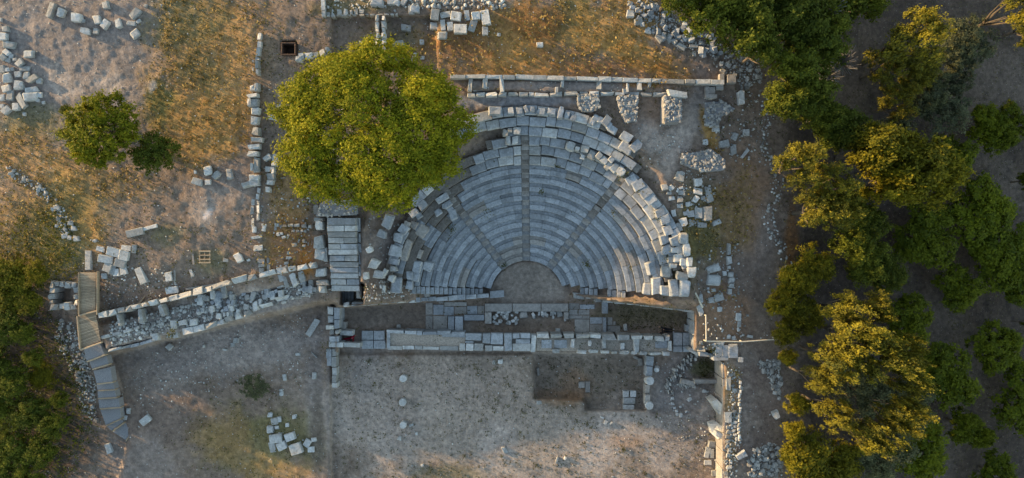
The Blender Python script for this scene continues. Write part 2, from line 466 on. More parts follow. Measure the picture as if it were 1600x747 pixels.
l.new(geo.outputs["Position"], vo.inputs["Vector"])
rv = ramp(n, [(0.07, (0.55,) * 3), (0.13, (0, 0, 0))])
l.new(vo.outputs["Distance"], rv.inputs[0])
c = mixc(n, l, rv.outputs[0], c, (0.36, 0.33, 0.29))
l.new(c, b.inputs["Base Color"])
n2 = noise_node(n, l, 5.0, 8, 0.75, geo.outputs["Position"])
bump(n, l, b, n2.outputs[0], 0.75, 0.14)
me.materials.append(gm)
ground = link("ground", me)
tag(ground, "dry earth and grass ground around the ruins and orchard", kind='structure')

# ------------------------------------------------------------------ stone mesh pool
def block_mesh(name, seed, mat, aspect=1.0, jit=0.05, bev=0.05, h=0.6):
    rnd = random.Random(seed)
    bm = bmesh.new()
    bmesh.ops.create_cube(bm, size=1.0)
    for v in bm.verts:
        v.co.x *= aspect; v.co.z *= h
        if jit > .06 and v.co.z > 0:            # corners knocked off
            pull = rnd.choice((0, 0, .08, .16, .28)) * jit / .12
            v.co.x *= 1 - pull / aspect; v.co.y *= 1 - pull * rnd.uniform(.2, 1); v.co.z -= pull * .25
        v.co.x += rnd.uniform(-jit, jit) * (1 + 0.5 * (aspect - 1)); v.co.y += rnd.uniform(-jit, jit); v.co.z += rnd.uniform(-jit, jit) * 0.5 * (v.co.z > 0)
    bmesh.ops.bevel(bm, geom=list(bm.edges), offset=bev, segments=1, affect='EDGES', profile=0.6)
    for v in bm.verts:
        v.co += Vector((rnd.uniform(-1, 1), rnd.uniform(-1, 1), rnd.uniform(-1, 1))) * bev * 0.35
    for v in bm.verts:
        v.co.x /= aspect; v.co.z /= h
    m = bpy.data.meshes.new(name)
    bm.to_mesh(m); bm.free()
    m.materials.append(mat)
    return m
def lump_mesh(name, seed, mat, aspect, n_, jag, inset):
    """Broken stone: an uneven many-sided plan, its top edge worn back."""
    rnd = random.Random(seed); pts = []
    AN = sorted([math.pi / 4 + i * math.pi / 2 + rnd.uniform(-.2, .2) for i in range(4)] + [math.pi / 2 * (i + .02) + rnd.uniform(-.35, .35) for i in rnd.sample(range(1, 5), n_ - 4)])
    for i in range(n_):
        a_ = AN[i]
        c_, s_ = math.cos(a_), math.sin(a_)
        k = (abs(c_) ** 9 + abs(s_) ** 9) ** (-1 / 9) * .5 * rnd.uniform(1 - jag, 1.05)
        pts.append((c_ * k, s_ * k))
    tl_x, tl_y = rnd.uniform(-.12, .12), rnd.uniform(-.12, .12)
    V = [(x, y, -.5) for x, y in pts] + [(x * rnd.uniform(.98, 1.02), y, .5 - rnd.uniform(.16, .34)) for x, y in pts]
    for x, y in pts:
        q_ = 1 - rnd.uniform(inset * .6, inset * 1.5)
        V.append((x * (1 - (1 - q_) / aspect), y * q_, .5 + x * tl_x + y * tl_y + rnd.uniform(-.04, .04)))
    Fc = [tuple(range(n_))[::-1]] + [(r_ * n_ + i, r_ * n_ + (i + 1) % n_, (r_ + 1) * n_ + (i + 1) % n_, (r_ + 1) * n_ + i) for r_ in (0, 1) for i in range(n_)]
    V.append((sum(v[0] for v in V[2 * n_:]) / n_, sum(v[1] for v in V[2 * n_:3 * n_]) / n_, .53))
    Fc += [(2 * n_ + i, 2 * n_ + (i + 1) % n_, 3 * n_) for i in range(n_)]
    return mesh_np(name, V, Fc, mat)
POOL = {}
def pool(kind, matname, aspect):
    ab = 1.0 if aspect < 1.35 else (1.8 if aspect < 2.2 else 3.0)
    key = (kind, matname, ab)
    if key not in POOL:
        j, bv, cnt = {'cut': (0.035, 0.045, 8), 'worn': (0.095, 0.10, 14), 'rock': (0.16, 0.19, 14)}[kind]
        if kind == 'cut':
            POOL[key] = [block_mesh('stone_block', 31 * len(POOL) + i, M[matname], ab, j, bv) for i in range(cnt)]
        elif kind == 'worn':
            POOL[key] = [block_mesh('stone_block', 31 * len(POOL) + i, M[matname], ab, j, bv) if i % 2 else lump_mesh('stone_block', 31 * len(POOL) + i, M[matname], ab, 5 + i % 3, .16, .11) for i in range(cnt)]
        else:
            POOL[key] = [lump_mesh('stone_block', 31 * len(POOL) + i, M[matname], ab, 6 + i % 3, .26, .2) for i in range(cnt)]
    return random.choice(POOL[key])
def drum_mesh(seed, mat, sides=18):
    rnd = random.Random(seed)
    bm = bmesh.new()
    bmesh.ops.create_cone(bm, cap_ends=True, segments=sides, radius1=0.5, radius2=0.5, depth=1.0)
    for v in bm.verts:
        k = 1 + rnd.uniform(-0.05, 0.03); v.co.x *= k; v.co.y *= k
    ed = [e for e in bm.edges if abs(e.verts[0].co.z - e.verts[1].co.z) < 0.01]
    bmesh.ops.bevel(bm, geom=ed, offset=0.06, segments=1, affect='EDGES')
    m = bpy.data.meshes.new('drum'); bm.to_mesh(m); bm.free(); m.materials.append(mat)
    return m
DRUMS = [drum_mesh(i, M['pale']) for i in range(3)]
WRND = random.Random(11)

def stone(name, px, py, L, Wd, ang, ztop, h, mat='pale', kind='worn', parent=None, tilt=0.05):
    """Block whose top face reads L x Wd pixels at (px, py); ang is clockwise in the picture."""
    f = F(ztop)
    loc = P(px, py, ztop); loc.z = ztop - h / 2
    m = pool(kind, mat, max(L, Wd) / max(1.0, min(L, Wd)))
    if Wd > L: L, Wd, ang = Wd, L, ang + 90
    flip = WRND.choice((0, math.pi))
    return link(name, m, parent, loc, -R(ang) + flip, (L * f, Wd * f, h), WRND.uniform(-tilt, tilt), WRND.uniform(-tilt, tilt))

ORD = "first second third fourth fifth sixth seventh eighth ninth tenth eleventh twelfth thirteenth fourteenth fifteenth sixteenth seventeenth eighteenth nineteenth twentieth".split()
def size_words(L, Wd, med):
    a = max(L, Wd) / max(1, min(L, Wd)); s = L * Wd / med
    sz = "large " if s > 1.6 else ("small " if s < 0.55 else "")
    return sz + ("long " if a > 1.8 else ("oblong " if a > 1.3 else "squarish "))
def place_names(pts):
    """A place phrase for every point of a small cluster, counted along its longer direction."""
    xs = [p[0] for p in pts]; ys = [p[1] for p in pts]
    hor = (max(xs) - min(xs)) >= (max(ys) - min(ys))
    order = sorted(range(len(pts)), key=lambda i: pts[i][0] if hor else pts[i][1])
    out = [None] * len(pts); n_ = len(pts)
    a, b_ = ("leftmost", "rightmost") if hor else ("topmost", "lowest")
    s, e = ("left", "right") if hor else ("top", "bottom")
    for r_, i in enumerate(order):
        if n_ == 1: out[i] = ""
        elif r_ == 0: out[i] = a
        elif r_ == n_ - 1: out[i] = b_
        elif r_ < n_ / 2: out[i] = ORD[min(r_, 19)] + " from the " + s
        else: out[i] = ORD[min(n_ - 1 - r_, 19)] + " from the " + e
    return out

def cluster(items, where, group, ox=0, oy=0, sc=2.9875, hfac=0.6, mat='pale', kind='worn', noun="pale block", name='stone_block', cat='stone block', z=None, hmin=0.25, hmax=0.8, sink=0.08, split=10):
    """Loose blocks, one top-level object each. items: zoom x, y, length, width, [angle]."""
    its = []
    for it in items:
        zx, zy, L, Wd = it[:4]; ang = it[4] if len(it) > 4 else WRND.uniform(-10, 10)
        its.append((ox + zx / sc, oy + zy / sc, L / sc, Wd / sc, ang))
    med = float(np.median([a[2] * a[3] for a in its]))
    nm = place_names(its)
    res = []
    if kind == 'rock' and name == 'stone_block': name, cat, noun = 'field_stone', 'stone', 'pale stone'
    for (px, py, L, Wd, ang), pn in zip(its, nm):
        hh = min(hmax, max(hmin, min(L, Wd) / S * hfac))
        g0 = (gz(px, py) if z is None else z)
        o = stone(name, px, py, L, Wd, ang, g0 + hh - sink, hh, mat, kind, None, 0.09)
        lab = (size_words(L, Wd, med) + noun + ((", " + pn + " " + where) if pn else (" " + where)))
        tag(o, lab, cat, group if len(its) > 1 else None)
        res.append(o)
    return res

# ------------------------------------------------------------------ walls made of separate stones
def wall_row(parent, pts, wpx, ztop, h, lmin, lmax, mat='pale', kind='worn', name='stone', skip=0.0, jz=0.06, jw=0.2, jp=0.6, zend=None):
    """A course of stones along a picture polyline; each stone is a child of the wall."""
    segs = list(zip(pts[:-1], pts[1:]))
    tot = sum(math.dist(a, b) for a, b in segs); done = 0
    for a, b_ in segs:
        ln = math.dist(a, b_); d = 0
        ux, uy = (b_[0] - a[0]) / ln, (b_[1] - a[1]) / ln
        while d < ln - 1:
            L = min(WRND.uniform(lmin, lmax), ln - d)
            if ln - d - L < lmin * 0.5: L = ln - d
            if WRND.random() >= skip:
                m = d + L / 2
                zt = ztop if zend is None else ztop + (zend - ztop) * (done + m) / tot
                off = WRND.uniform(-jp, jp)
                stone(name, a[0] + ux * m - uy * off, a[1] + uy * m + ux * off, L * 0.97, wpx * (1 + WRND.uniform(-jw, jw)), math.degrees(math.atan2(uy, ux)) + WRND.uniform(-2, 2), zt + WRND.uniform(-jz, jz), h, mat, kind, parent, 0.03)
            d += L
        done += ln

def prism(name, quad, ztop, th, mat, parent=None, smooth=False):
    """Slab from a picture polygon, its top at ztop."""
    zs = ztop if isinstance(ztop, (list, tuple)) else [ztop] * len(quad)
    top = [P(x, y, z_) for (x, y), z_ in zip(quad, zs)]
    c = sum(top, Vector()) / len(top); c.z = min(zs) - th
    v = [t - c for t in top] + [Vector((t.x, t.y, t.z - th)) - c for t in top]
    k = len(quad)
    f = [tuple(range(k))] + [tuple(reversed(range(k, 2 * k)))] + [(i, i + k, (i + 1) % k + k, (i + 1) % k) for i in range(k)]
    bm = bmesh.new()
    vs = [bm.verts.new(x) for x in v]
    for fc in f: bm.faces.new([vs[i] for i in fc])
    bmesh.ops.recalc_face_normals(bm, faces=bm.faces)
    bmesh.ops.bevel(bm, geom=list(bm.edges), offset=min(0.025, th * 0.25), segments=1, affect='EDGES')
    m = bpy.data.meshes.new(name); bm.to_mesh(m); bm.free(); m.materials.append(mat)
    return link(name, m, parent, c)

# ================================================================== THE THEATRE SEATING
cavea = empty('theatre_seating', C0, "semicircular stone theatre seating rising in rows around the round orchestra floor", 'theatre')
TH_A = [R(-37), R(-1.2), R(37)]
def tend_left(k): 
    r = R0 + PITCH * k; return -(math.pi / 2 - math.asin((13 + 0.9 * k) / r))
def tend_right(k):
    r = R0 + PITCH * k; return math.pi / 2 - math.asin((17 - 0.7 * k) / r)
PRES = {k: [(-400, 400)] for k in range(NROW)}
PRES[7] = [(-400, -55), (-50, 400)]
PRES[8] = [(-400, -71), (-62, -52), (-44, 400)]
PRES[9] = [(-60, -52), (-42, -36.5), (-34, 400)]
PRES[10] = [(-78, -72), (-58, -53), (-30, 400)]
PRES[11] = [(-75, -60), (-24, 80)]
PRES[12] = [(-50, -40), (-21, 76)]
PRES[13] = [(-13, 78)]
PRES[14] = [(-7, 38)]
PRES[15] = [(-30, 34)]
PRES[16] = [(-24, 22)]

def arc_block(name, r0, prof, t0, t1, zt, mat, parent, segs, dr=0.0):
    """prof: list of (radial offset, z offset), extruded along the arc t0..t1 (angles from up, clockwise)."""
    tm = (t0 + t1) / 2
    c = Vector((C0.x + r0 * math.sin(tm), C0.y + r0 * math.cos(tm), zt))
    V = []; k = len(prof)
    for i in range(segs + 1):
        t = t0 + (t1 - t0) * i / segs
        for (dr_, dz) in prof:
            rr = r0 + dr_ + dr
            V.append((C0.x + rr * math.sin(t) - c.x, C0.y + rr * math.cos(t) - c.y, zt + dz - c.z))
    Fc = []
    for i in range(segs):
        for j in range(k):
            a_ = i * k + j; b2 = i * k + (j + 1) % k
            Fc.append((a_, b2, b2 + k, a_ + k))
    Fc.append(tuple(range(k))[::-1]); Fc.append(tuple(segs * k + j for j in range(k)))
    m = mesh_np(name, V, Fc, mat)
    return link(name, m, parent, c)

SEAT = [(0.05, -0.40), (0.0, -0.10), (0.0, -0.015), (0.03, 0.0), (0.41, 0.0), (0.44, -0.075), (0.735, -0.085), (0.735, -0.40)]
BENCH = [(0.0, -0.42), (0.0, -0.03), (0.04, 0.0), (0.66, 0.0), (0.70, -0.04), (0.70, -0.42)]
RR = random.Random(5)
nseat = 0
for k in range(NROW):
    r = (R0 + PITCH * k) / S
    tl, tr_ = tend_left(k), tend_right(k)
    lo = max(tl, R(min(a for a, b_ in PRES[k]) - 2)); hi = min(tr_, R(max(b_ for a, b_ in PRES[k]) + 2))
    row = arc_block('seat_row', r, [(0.08, -0.90), (0.08, -0.13), (0.75, -0.16), (0.75, -0.90)], (max(tl, R(-84)) if k < 9 else (max(tl, R(-80)) if k < 12 else lo)), hi, zrow(k), M['mortar'] if k > 7 else M['riser'], cavea, 28)
    for a0, a1 in PRES[k]:
        a0 = max(tl, R(a0)); a1 = min(tr_, R(a1))
        cuts = [a0]
        for ta in TH_A:
            hw = 0.31 / r
            if k <= 13 and a0 < ta < a1: cuts += [ta - hw, ta + hw]
        cuts.append(a1)
        for s in range(0, len(cuts), 2):
            t, te = cuts[s], cuts[s + 1]
            while t < te - 0.12 / r:
                w = RR.uniform(0.95, 1.75) if k < 11 else RR.uniform(0.75, 1.35)
                if (te - t) * r - w < 0.5: w = (te - t) * r
                t2 = min(te, t + w / r)
                j = (0.012 if t > -.75 else .06) if k < 10 else 0.07
                edge = k >= 11
                g = 0.012 if k < 11 else 0.025
                arc_block('seat_block', r, BENCH if edge else SEAT, t + g / r, t2 - g / r, zrow(k) + RR.uniform(-j, j) * 0.8, (M['dusty'] if RR.random() < (.04 if t > -.75 else .20) else M['marble']) if not edge else (M['pale'] if RR.random() < .35 else M['marble']), row, 3, RR.uniform(-j, j))
                nseat += 1
                t = t2
# aisle steps
for ta in TH_A:
    fl = empty('aisle_stair', C0)
    fl.parent = cavea; fl.location = (0, 0, 0)
    for k in range(14):
        r = (R0 + PITCH * k) / S
        if k == 9 and ta > 0.5: continue
        for q_, (dr_, dz) in enumerate(((-0.02, -0.14), (0.36, 0.03))):
            hw = 0.285 / r
            arc_block('step', r + dr_, [(0, -0.45), (0, 0), (0.345, 0), (0.345, -0.45)], ta - hw + RR.uniform(-.004, .004), ta + hw, zrow(k) + dz - 0.10 + RR.uniform(-.015, .015), M['dusty'], fl, 1)
# end stairs along the wings
for side, ks in ((-1, range(1, 9)), (1, (2, 3, 5, 6))):
    for k in ks:
        for q_ in range(2):
            rr = R0 + PITCH * (k + q_ * 0.5)
            y_up = (13 + .9 * k) if side < 0 else (17 - .7 * k)
            z_ = zrow(k) - 0.12 - 0.16 * (1 - q_)
            x_ = CX + side * math.sqrt(max(1, rr * rr - y_up * y_up)) + side * 3
            f = 1 / S
            loc = Vector(((x_ - 800) * f, (373.5 - (CY - y_up + 5.5)) * f, z_ - 0.2))
            link('step', pool('cut', 'marble', 1.6), cavea, loc, 0, (0.32, 0.58, 0.5))

# wing walls that hold the ends of the seating
lw = empty('retaining_wall', P(650, 468, 0), "long sloping stone retaining wall along the lower left edge of the seating", 'wall')
wall_row(lw, [(788, 459), (765, 461)], 11, 0.75, 0.8, 14, 20, 'marble', 'cut')
wall_row(lw, [(764, 462), (700, 466), (650, 469)], 7, 1.0, 1.6, 12, 24, 'marble', 'cut', zend=2.6)
wall_row(lw, [(650, 470), (590, 473), (535, 477)], 8, 2.6, 2.8, 12, 24, 'pale', 'worn', zend=3.4)
wall_row(lw, [(690, 459), (655, 463), (628, 464)], 6, 2.3, 1.2, 8, 14, 'dusty', 'worn', skip=.35)
rw = empty('retaining_wall', P(980, 468, 0), "long sloping stone retaining wall along the lower right edge of the seating", 'wall')
wall_row(rw, [(893, 462), (930, 464)], 9, 0.8, 0.9, 16, 22, 'pale', 'worn')
wall_row(rw, [(930, 469), (1000, 475), (1086, 486)], 7, 1.0, 1.6, 10, 19, 'pale', 'worn', zend=3.0)
wall_row(rw, [(940, 461), (1010, 467), (1070, 474)], 6, 1.7, 1.0, 7, 13, 'dusty', 'worn', skip=.3, zend=3.1)
wall_row(rw, [(995, 468), (1020, 470)], 5, 2.2, 1.0, 18, 22, 'pale', 'worn', skip=0)

# loose blocks of the ruined outer rows (they lie on the seating)
def zc(px, py):
    z = 4.0
    for _ in range(6):
        f = F(z) * S
        rr = math.hypot((px - 800) * f - (CX - 800), (373.5 - py) * f - (373.5 - CY))
        z = 0.5 * z + 0.5 * z_of_r(min(rr, R0 + 17 * PITCH))
    return z
def cav_cluster(items, where, group, ox, oy, sc=2.9875, mat='pale', kind='worn', dz=0.12, h=0.55):
    med = float(np.median([i[2] * i[3] for i in items]))
    pts = [(i[0], i[1]) for i in items]
    for it, pn in zip(items, place_names(pts)):
        zx, zy, L, Wd = it[:4]; ang = it[4] if len(it) > 4 else WRND.uniform(-10, 10)
        px, py = ox + zx / sc, oy + zy / sc
        o = stone('fallen_block', px, py, L / sc, Wd / sc, ang, zc(px, py) + dz, h, mat, kind, None, 0.08)
        tag(o, size_words(L, Wd, med) + "fallen seat block, " + pn + " " + where, 'stone block', group)
GS = "fallen blocks on the ruined seating"
cav_cluster([(60,148,80,80,20),(117,170,45,35,15),(182,172,70,60,15),(237,222,60,75,30),(300,232,55,65,40),(342,268,70,60,40),(402,265,50,40,40),(378,312,60,70,40),(432,328,65,80,40),(483,360,85,80,40),(165,240,45,40,15)],
            "along the upper right seating rows", GS, 880, 200, 5.335, dz=0.28, h=0.55)
cav_cluster([(570,432,90,70,-30),(630,475,95,80,-30),(690,535,100,80,-35),(735,595,90,70,-35)], "of the four raised blocks right of the seating", GS, 880, 200, 5.335, dz=0.16, h=0.5, kind='cut', mat='marble')
cav_cluster([(692,245,54,40,-25),(715,277,52,46,-25),(730,328,46,52,-22),(763,378,42,52,-18),(712,372,52,46,-18),(725,420,50,46,-15)], "of the right edge row below the raised blocks", GS, 800, 250, dz=0.1, mat='marble')
cav_cluster([(655,452+55,46,66,-15),(675,585,46,94,3),(632,602,38,56,10),(715,610,48,48,0),(762,598,46,78,-5),(812,600,48,80,4)], "of the upright group ending the right seating", GS, 800, 250, dz=0.12, h=0.6, mat='marble')
cav_cluster([(798,543,56,36,12),(720,520,48,48,0),(782,457,50,40,-8),(802,478,32,36,0),(742,468,36,36,0),(755,495,34,24,0),(842,525,42,50,0),(832,475,28,46,0),(765,420,40,26,0),(818,420,36,66,-5),(803,365,44,52,0)], "of the jumble ending the right seating", GS, 800, 250, dz=0.08)
cav_cluster([(648,425,50,62,-75),(645,475,44,34,10),(661,360,46,50,10),(686,322,48,50,-60),(612,285,46,66,20),(585,345,46,36,25)], "of the large blocks on the left seating edge", GS, 400, 250, dz=0.12, mat='marble')
cav_cluster([(735,245,50,42,-40),(775,210,48,42,-40),(848,243,38,34,-38),(893,208,60,30,-35),(918,255,34,48,-20),(867,178,62,34,-30),(760,262,36,30,-40)], "of the tumbled blocks below the big tree", GS, 400, 250, dz=0.16, mat='marble')
cav_cluster([(700,418,36,100,18),(765,440,24,46,20),(700,300,36,40,20),(775,330,50,60,35),(735,300,36,40,25)], "of the sunken blocks in the left seating", GS, 400, 250, dz=0.02, mat='dusty')
cav_cluster([(750,500,60,44,-75),(655,585,52,74,5),(715,585,36,44,5),(735,545,44,60,-80),(800,495,50,48,-75),(715,540,30,40,0)], "of those ending the left seating", GS, 400, 250, dz=0.06, mat='marble')
cav_cluster([(550,485,50,54,20),(570,535,58,40,5),(630,555,36,36,20),(598,525,26,40,30),(527,420,36,34,-30),(640,510,36,30,0),(595,598,12,28,0),(580,592,12,20,-30),(508,540,30,40,0)], "of those between stepped roof and seating", GS, 400, 250, dz=0.3, h=0.6, kind='rock')
cav_cluster([(275,130,80,40,-85),(70,120,110,80,5),(300-95,120,58,58,0),(275,122,60,60,-5),(330,105,34,62,-20),(387,110,40,55,0),(457,125,76,60,4),(543,130,80,66,5),(622,135,50,110,12),(675,158,44,62,15),(725,178,60,70,15)],
            "of the top row above the seating", GS, 760, 150, 5.336, dz=0.16, h=0.5, mat='marble')
cav_cluster([(200,385,60,50,20),(255,425,50,60,30),(130,395,46,60,25),(165,370,70,50,25),(240,385,60,100,35),(285,455,80,60,30),(395,515,100,80,33),(470,585,90,110,40),(400-8,620-20,2+98,80,35)], "of the upper right seating corner", GS, 900, 110, 4.98, dz=0.18, h=0.5, mat='marble')
cav_cluster([(158,305,50,60,0),(195,283,40,40,0),(255,285,70,66,0),(240,365,56,76,0),(180,365,40,70,0),(700,415,80,80,15)], "of the gray blocks atop the centre stair", GS, 760, 150, 5.336, dz=0.2, h=0.5)

# ================================================================== north double wall and rubble piers
nw = empty('terrace_wall', P(890, 135, 6), "long double terrace wall of thin stone slabs behind the seating", 'wall')
wall_row(nw, [(703, 119), (805, 120), (935, 123), (1070, 127), (1132, 128)], 6.5, 6.75, 1.0, 14, 32, 'pale', 'cut', jz=.03)
wall_row(nw, [(730, 147), (835, 147), (905, 146), (960, 146), (1070, 148)], 6.5, 6.55, 1.3, 11, 24, 'pale', 'worn', jz=.05)
for x_, y_, L, w_ in ((734,131,7,24),(758,128,9,22),(784,131,8,26),(879,128,7,18),(870,140,5,10),(936,130,8,18),(978,143,10,10),(981,137,6,14),(999,133,8,20),(1015,132,6,10)):
    stone('stone', x_, y_, w_, L, 90 + WRND.uniform(-4, 4), 6.7, 0.9, 'pale', 'worn', nw)
wall_row(nw, [(737, 139), (765, 139)], 7, 6.5, .8, 10, 18, 'pale', 'worn')

def rubble_mass(name, poly, zt, h, label, n_, parent_mat='rubble', cat='ruin', smin=2.6, smax=5.5):
    """A rubble-core pier: a rough core with stones set in its top and sides."""
    cx = sum(p[0] for p in poly) / len(poly); cy = sum(p[1] for p in poly) / len(poly)
    t = empty(name, P(cx, cy, zt - h), label, cat)
    prism('core', poly, zt - 0.08, h, M['gravel_fill'], t)
    pa = np.array(poly); k = 0; tries = 0
    while k < n_ and tries < n_ * 30:
        tries += 1
        x_ = WRND.uniform(pa[:, 0].min(), pa[:, 0].max()); y_ = WRND.uniform(pa[:, 1].min(), pa[:, 1].max())
        if poly_mask(np.array([x_]), np.array([y_]), poly, 0.01)[0] < 1: continue
        s_ = WRND.uniform(smin, smax)
        stone('stone', x_, y_, s_ * WRND.uniform(1, 1.5), s_, WRND.uniform(0, 180), zt + WRND.uniform(-.07, .04), 0.25, parent_mat, 'rock', t, 0.2)
        k += 1
    return t
rubble_mass('rubble_pier', [(903,147),(936,147),(937,168),(926,174),(910,173),(902,162)], 6.7, 1.6, "rounded rubble masonry pier, leftmost of three behind the seating", 95)
rubble_mass('rubble_pier', [(965,149),(998,149),(995,188),(978,191),(972,178),(966,165)], 6.7, 1.6, "tapering rubble masonry pier, middle one of three behind the seating", 110)
rubble_mass('rubble_pier', [(1037,149),(1066,149),(1065,190),(1038,191)], 7.3, 2.2, "tall squared rubble pier with sunlit left side, rightmost of three", 110)
cp = tag(stone('stone_block', 1058, 146, 34, 10, 8, 7.6, .5, 'pale', 'worn'), "long capstone lying across the top of the tall squared rubble pier", 'stone block')
rubble_mass('rubble_heap', [(1066,240),(1086,238),(1112,233),(1134,250),(1132,266),(1104,268),(1080,262),(1064,254)], 5.75, 0.8, "low mound of mixed rubble right of the seating beside the dusty path", 150)
rubble_mass('rubble_footing', [(1101,160),(1130,158),(1150,170),(1128,182),(1122,198),(1102,196)], 6.0, 0.6, "low broken rubble footing at the right end of the terrace wall", 100)
# flat slabs and pavers at the wall's right end
ee = empty('paved_footing', P(1120, 140, 5.9), "gray slab footing between terrace wall end and rubble heap", 'ruin')
for x_, y_, L, w_, a_ in ((1112,130,30,8,2),(1092,129,9,8,0),(1125,136,12,8,0),(1105,144,6,18,0),(1113,141,10,10,0),(1112,150,8,8,0),(1118,150,6,6,0),(1144,123,14,13,0),(1128,122,8,14,0)):
    stone('slab', x_, y_, L, w_, a_, 6.35, .6, 'dusty', 'cut', ee)

# ================================================================== upper ruins (top edge)
uw = empty('low_wall', P(560, 15, 6.2), "low rubble wall with a corner along the top edge of the view", 'wall')
wall_row(uw, [(504, -8), (505, 26)], 5.5, 6.75, .9, 14, 26, 'pale', 'cut')
wall_row(uw, [(508, 20), (560, 18), (620, 15)], 11, 6.5, .7, 5, 12, 'rubble', 'rock', jp=2)
wall_row(uw, [(510, 25), (560, 23), (622, 22)], 4, 6.5, .7, 6, 12, 'rubble', 'rock', jp=.6)
wall_row(uw, [(622, 18), (640, 17), (675, 17)], 11, 6.5, .7, 12, 20, 'marble', 'worn', skip=.15)
sw = empty('stub_wall', P(594, 50, 6), "short stub wall of two stone rows running down towards the big tree", 'wall')
wall_row(sw, [(589, 22), (589, 50), (590, 78)], 5.5, 6.75, 1.0, 6, 15, 'pale', 'worn')
wall_row(sw, [(599, 24), (599, 50), (599, 78)], 6, 6.75, 1.0, 7, 16, 'pale', 'worn')
wall_row(sw, [(594, 54), (594, 76)], 5, 6.7, 1.0, 5, 8, 'rubble', 'rock')
GB = "squared blocks laid out above the big tree"
cluster([(834,66,38,50),(884,68,26,48,80),(932,73,48,40,10),(984,71,24,48),(1026,72,38,36),(1072,80,66,40,80)], "of the upper row of blocks at top centre", GB, 400, 0, kind='cut')
cluster([(840,122,54,32,3),(873,116,48,22,85),(906,121,40,28,85),(954,133,60,42,2),(1011,117,58,32,-70),(1069,143,28,40)], "of the lower row of blocks at top centre", GB, 400, 0, kind='cut')
cluster([(868,164,46,36,-3),(697,128,58,34,8),(664,206,62,38,-15),(774,196,22,26),(740,264,40,20,-70),(776,268,20,18),(1134,160,20,16)], "of the strays just above the big tree", "stray blocks above the big tree", 400, 0)
cluster([(495,201,30,14,20),(545,225,22,30,-70),(100,535,16,28,0),(82,548,26,48,-75),(106,495,20,16),(110,447,22,12,30)], "of the stones peeping out around the big tree", "stones beside the big tree", 400, 0)
cluster([(655,8,40,30,20),(690,5,28,40,30),(630,10,36,26),(565,10,60,34,5),(725,45,30,40),(740,42,50,40)], "of the tumbled blocks along the top wall", "tumbled blocks on the top wall", 400, 0, mat='marble')
tw2 = empty('low_wall', P(480, 90, 6), "short white walled edge emerging left of the big tree crown", 'wall')
wall_row(tw2, [(466, 96), (466, 88), (498, 84), (515, 76)], 9, 6.5, .7, 9, 16, 'pale', 'worn')

pit = empty('iron_tank', P(451, 76, 5.5), "small square rusty open tank sunk in the ground left of the tree", 'tank')
for nm_, qd in (('side_panel', [(439,66),(462,66),(462,68),(439,68)]), ('side_panel', [(439,84),(462,84),(462,86),(439,86)]), ('side_panel', [(439,68),(441,68),(441,84),(439,84)]), ('side_panel', [(460,68),(462,68),(462,84),(460,84)])):
    prism(nm_, qd, 6.35, 1.5, M['rust'], pit)
prism('floor_panel', [(441.5,68.5),(459.5,68.5),(459.5,83.5),(441.5,83.5)], 5.15, .2, M['rust'], pit)

# ================================================================== left long wall
lg = empty('field_wall', P(400, 200, 5.3), "long broken stone wall running down left of the big tree", 'wall')
wall_row(lg, [(406, 50), (404, 74), (401, 94), (401, 116)], 6, 6.45, 1.0, 8, 15, 'pale', 'worn')
wall_row(lg, [(396, 92), (395, 116)], 5, 6.1, .6, 5, 8, 'rubble', 'rock', skip=.3)
for x_, y_, L, w_, a_ in ((393,137,8,10,0),(400,136,8,14,0),(394,149,18,8,-8),(393,160,18,14,0),(389,160,8,14,5),(397,173,14,12,0),(397,188,14,14,5),(399,205,12,15,8),(400,218,18,8,5),(396,229,20,9,-5),(395,240,19,9,0),(399,257,10,25,0),(393,260,5,14,0),(396,277,17,9,0),(395,286,16,9,-4),(383,288,14,9,-20)):
    stone('stone', x_, y_, L, w_, a_, gz(x_, y_) + .55, .9, 'pale', 'worn', lg)
wall_row(lg, [(395, 300), (395, 322), (394, 340), (397, 362)], 6, 5.1, .7, 8, 14, 'rubble', 'worn', jp=1.5)
wall_row(lg, [(403, 292), (402, 320), (403, 345)], 6, 5.2, .8, 7, 14, 'pale', 'worn', jp=1.5)
wall_row(lg, [(409, 290), (410, 325), (409, 355)], 5, 5.0, .6, 6, 10, 'rubble', 'rock', jp=2, skip=.2)
lg2 = empty('field_wall', P(425, 265, 5.3), "short pale stone wall stub beside the left side of the big tree", 'wall')
for x_, y_, L, w_, a_ in ((417,246,14,9,-30),(428,250,10,20,8),(421,264,16,9,0),(422,276,13,12,0),(421,285,12,8,0),(418,296,8,10,0),(426,268,5,8,0)):
    stone('stone', x_, y_, L, w_, a_, gz(x_, y_) + .5, .8, 'pale', 'worn', lg2)
lg3 = empty('low_wall', P(455, 355, 4.7), "low row of sunlit stones left of the stepped stone roof", 'wall')
wall_row(lg3, [(428, 352), (487, 353)], 6, 5.0, .4, 6, 12, 'rubble', 'rock', jp=1)
wall_row(lg3, [(454, 361), (478, 361)], 5, 4.95, .4, 5, 8, 'rubble', 'rock', skip=.2)
wall_row(lg3, [(430, 352), (430, 361)], 6, 4.95, .4, 6, 9, 'rubble', 'rock')
lg4 = empty('low_wall', P(410, 410, 4.7), "faint stone footing running down to the lower left terrace wall", 'wall')
wall_row(lg4, [(418, 385), (419, 430)], 5, 4.72, .3, 10, 18, 'dusty', 'worn', skip=.15)
wall_row(lg4, [(407, 404), (408, 432)], 9, 4.8, .35, 6, 9, 'dusty', 'worn', skip=.15)
GL = "small stones left of the stepped roof"
cluster([(262,483,22,24),(282,480,20,18),(295,500,32,18,-10),(320,490,16,14),(268,488,16,14)], "of the stones under the low sunlit stone row", GL, 360, 230, 3.557, kind='rock')
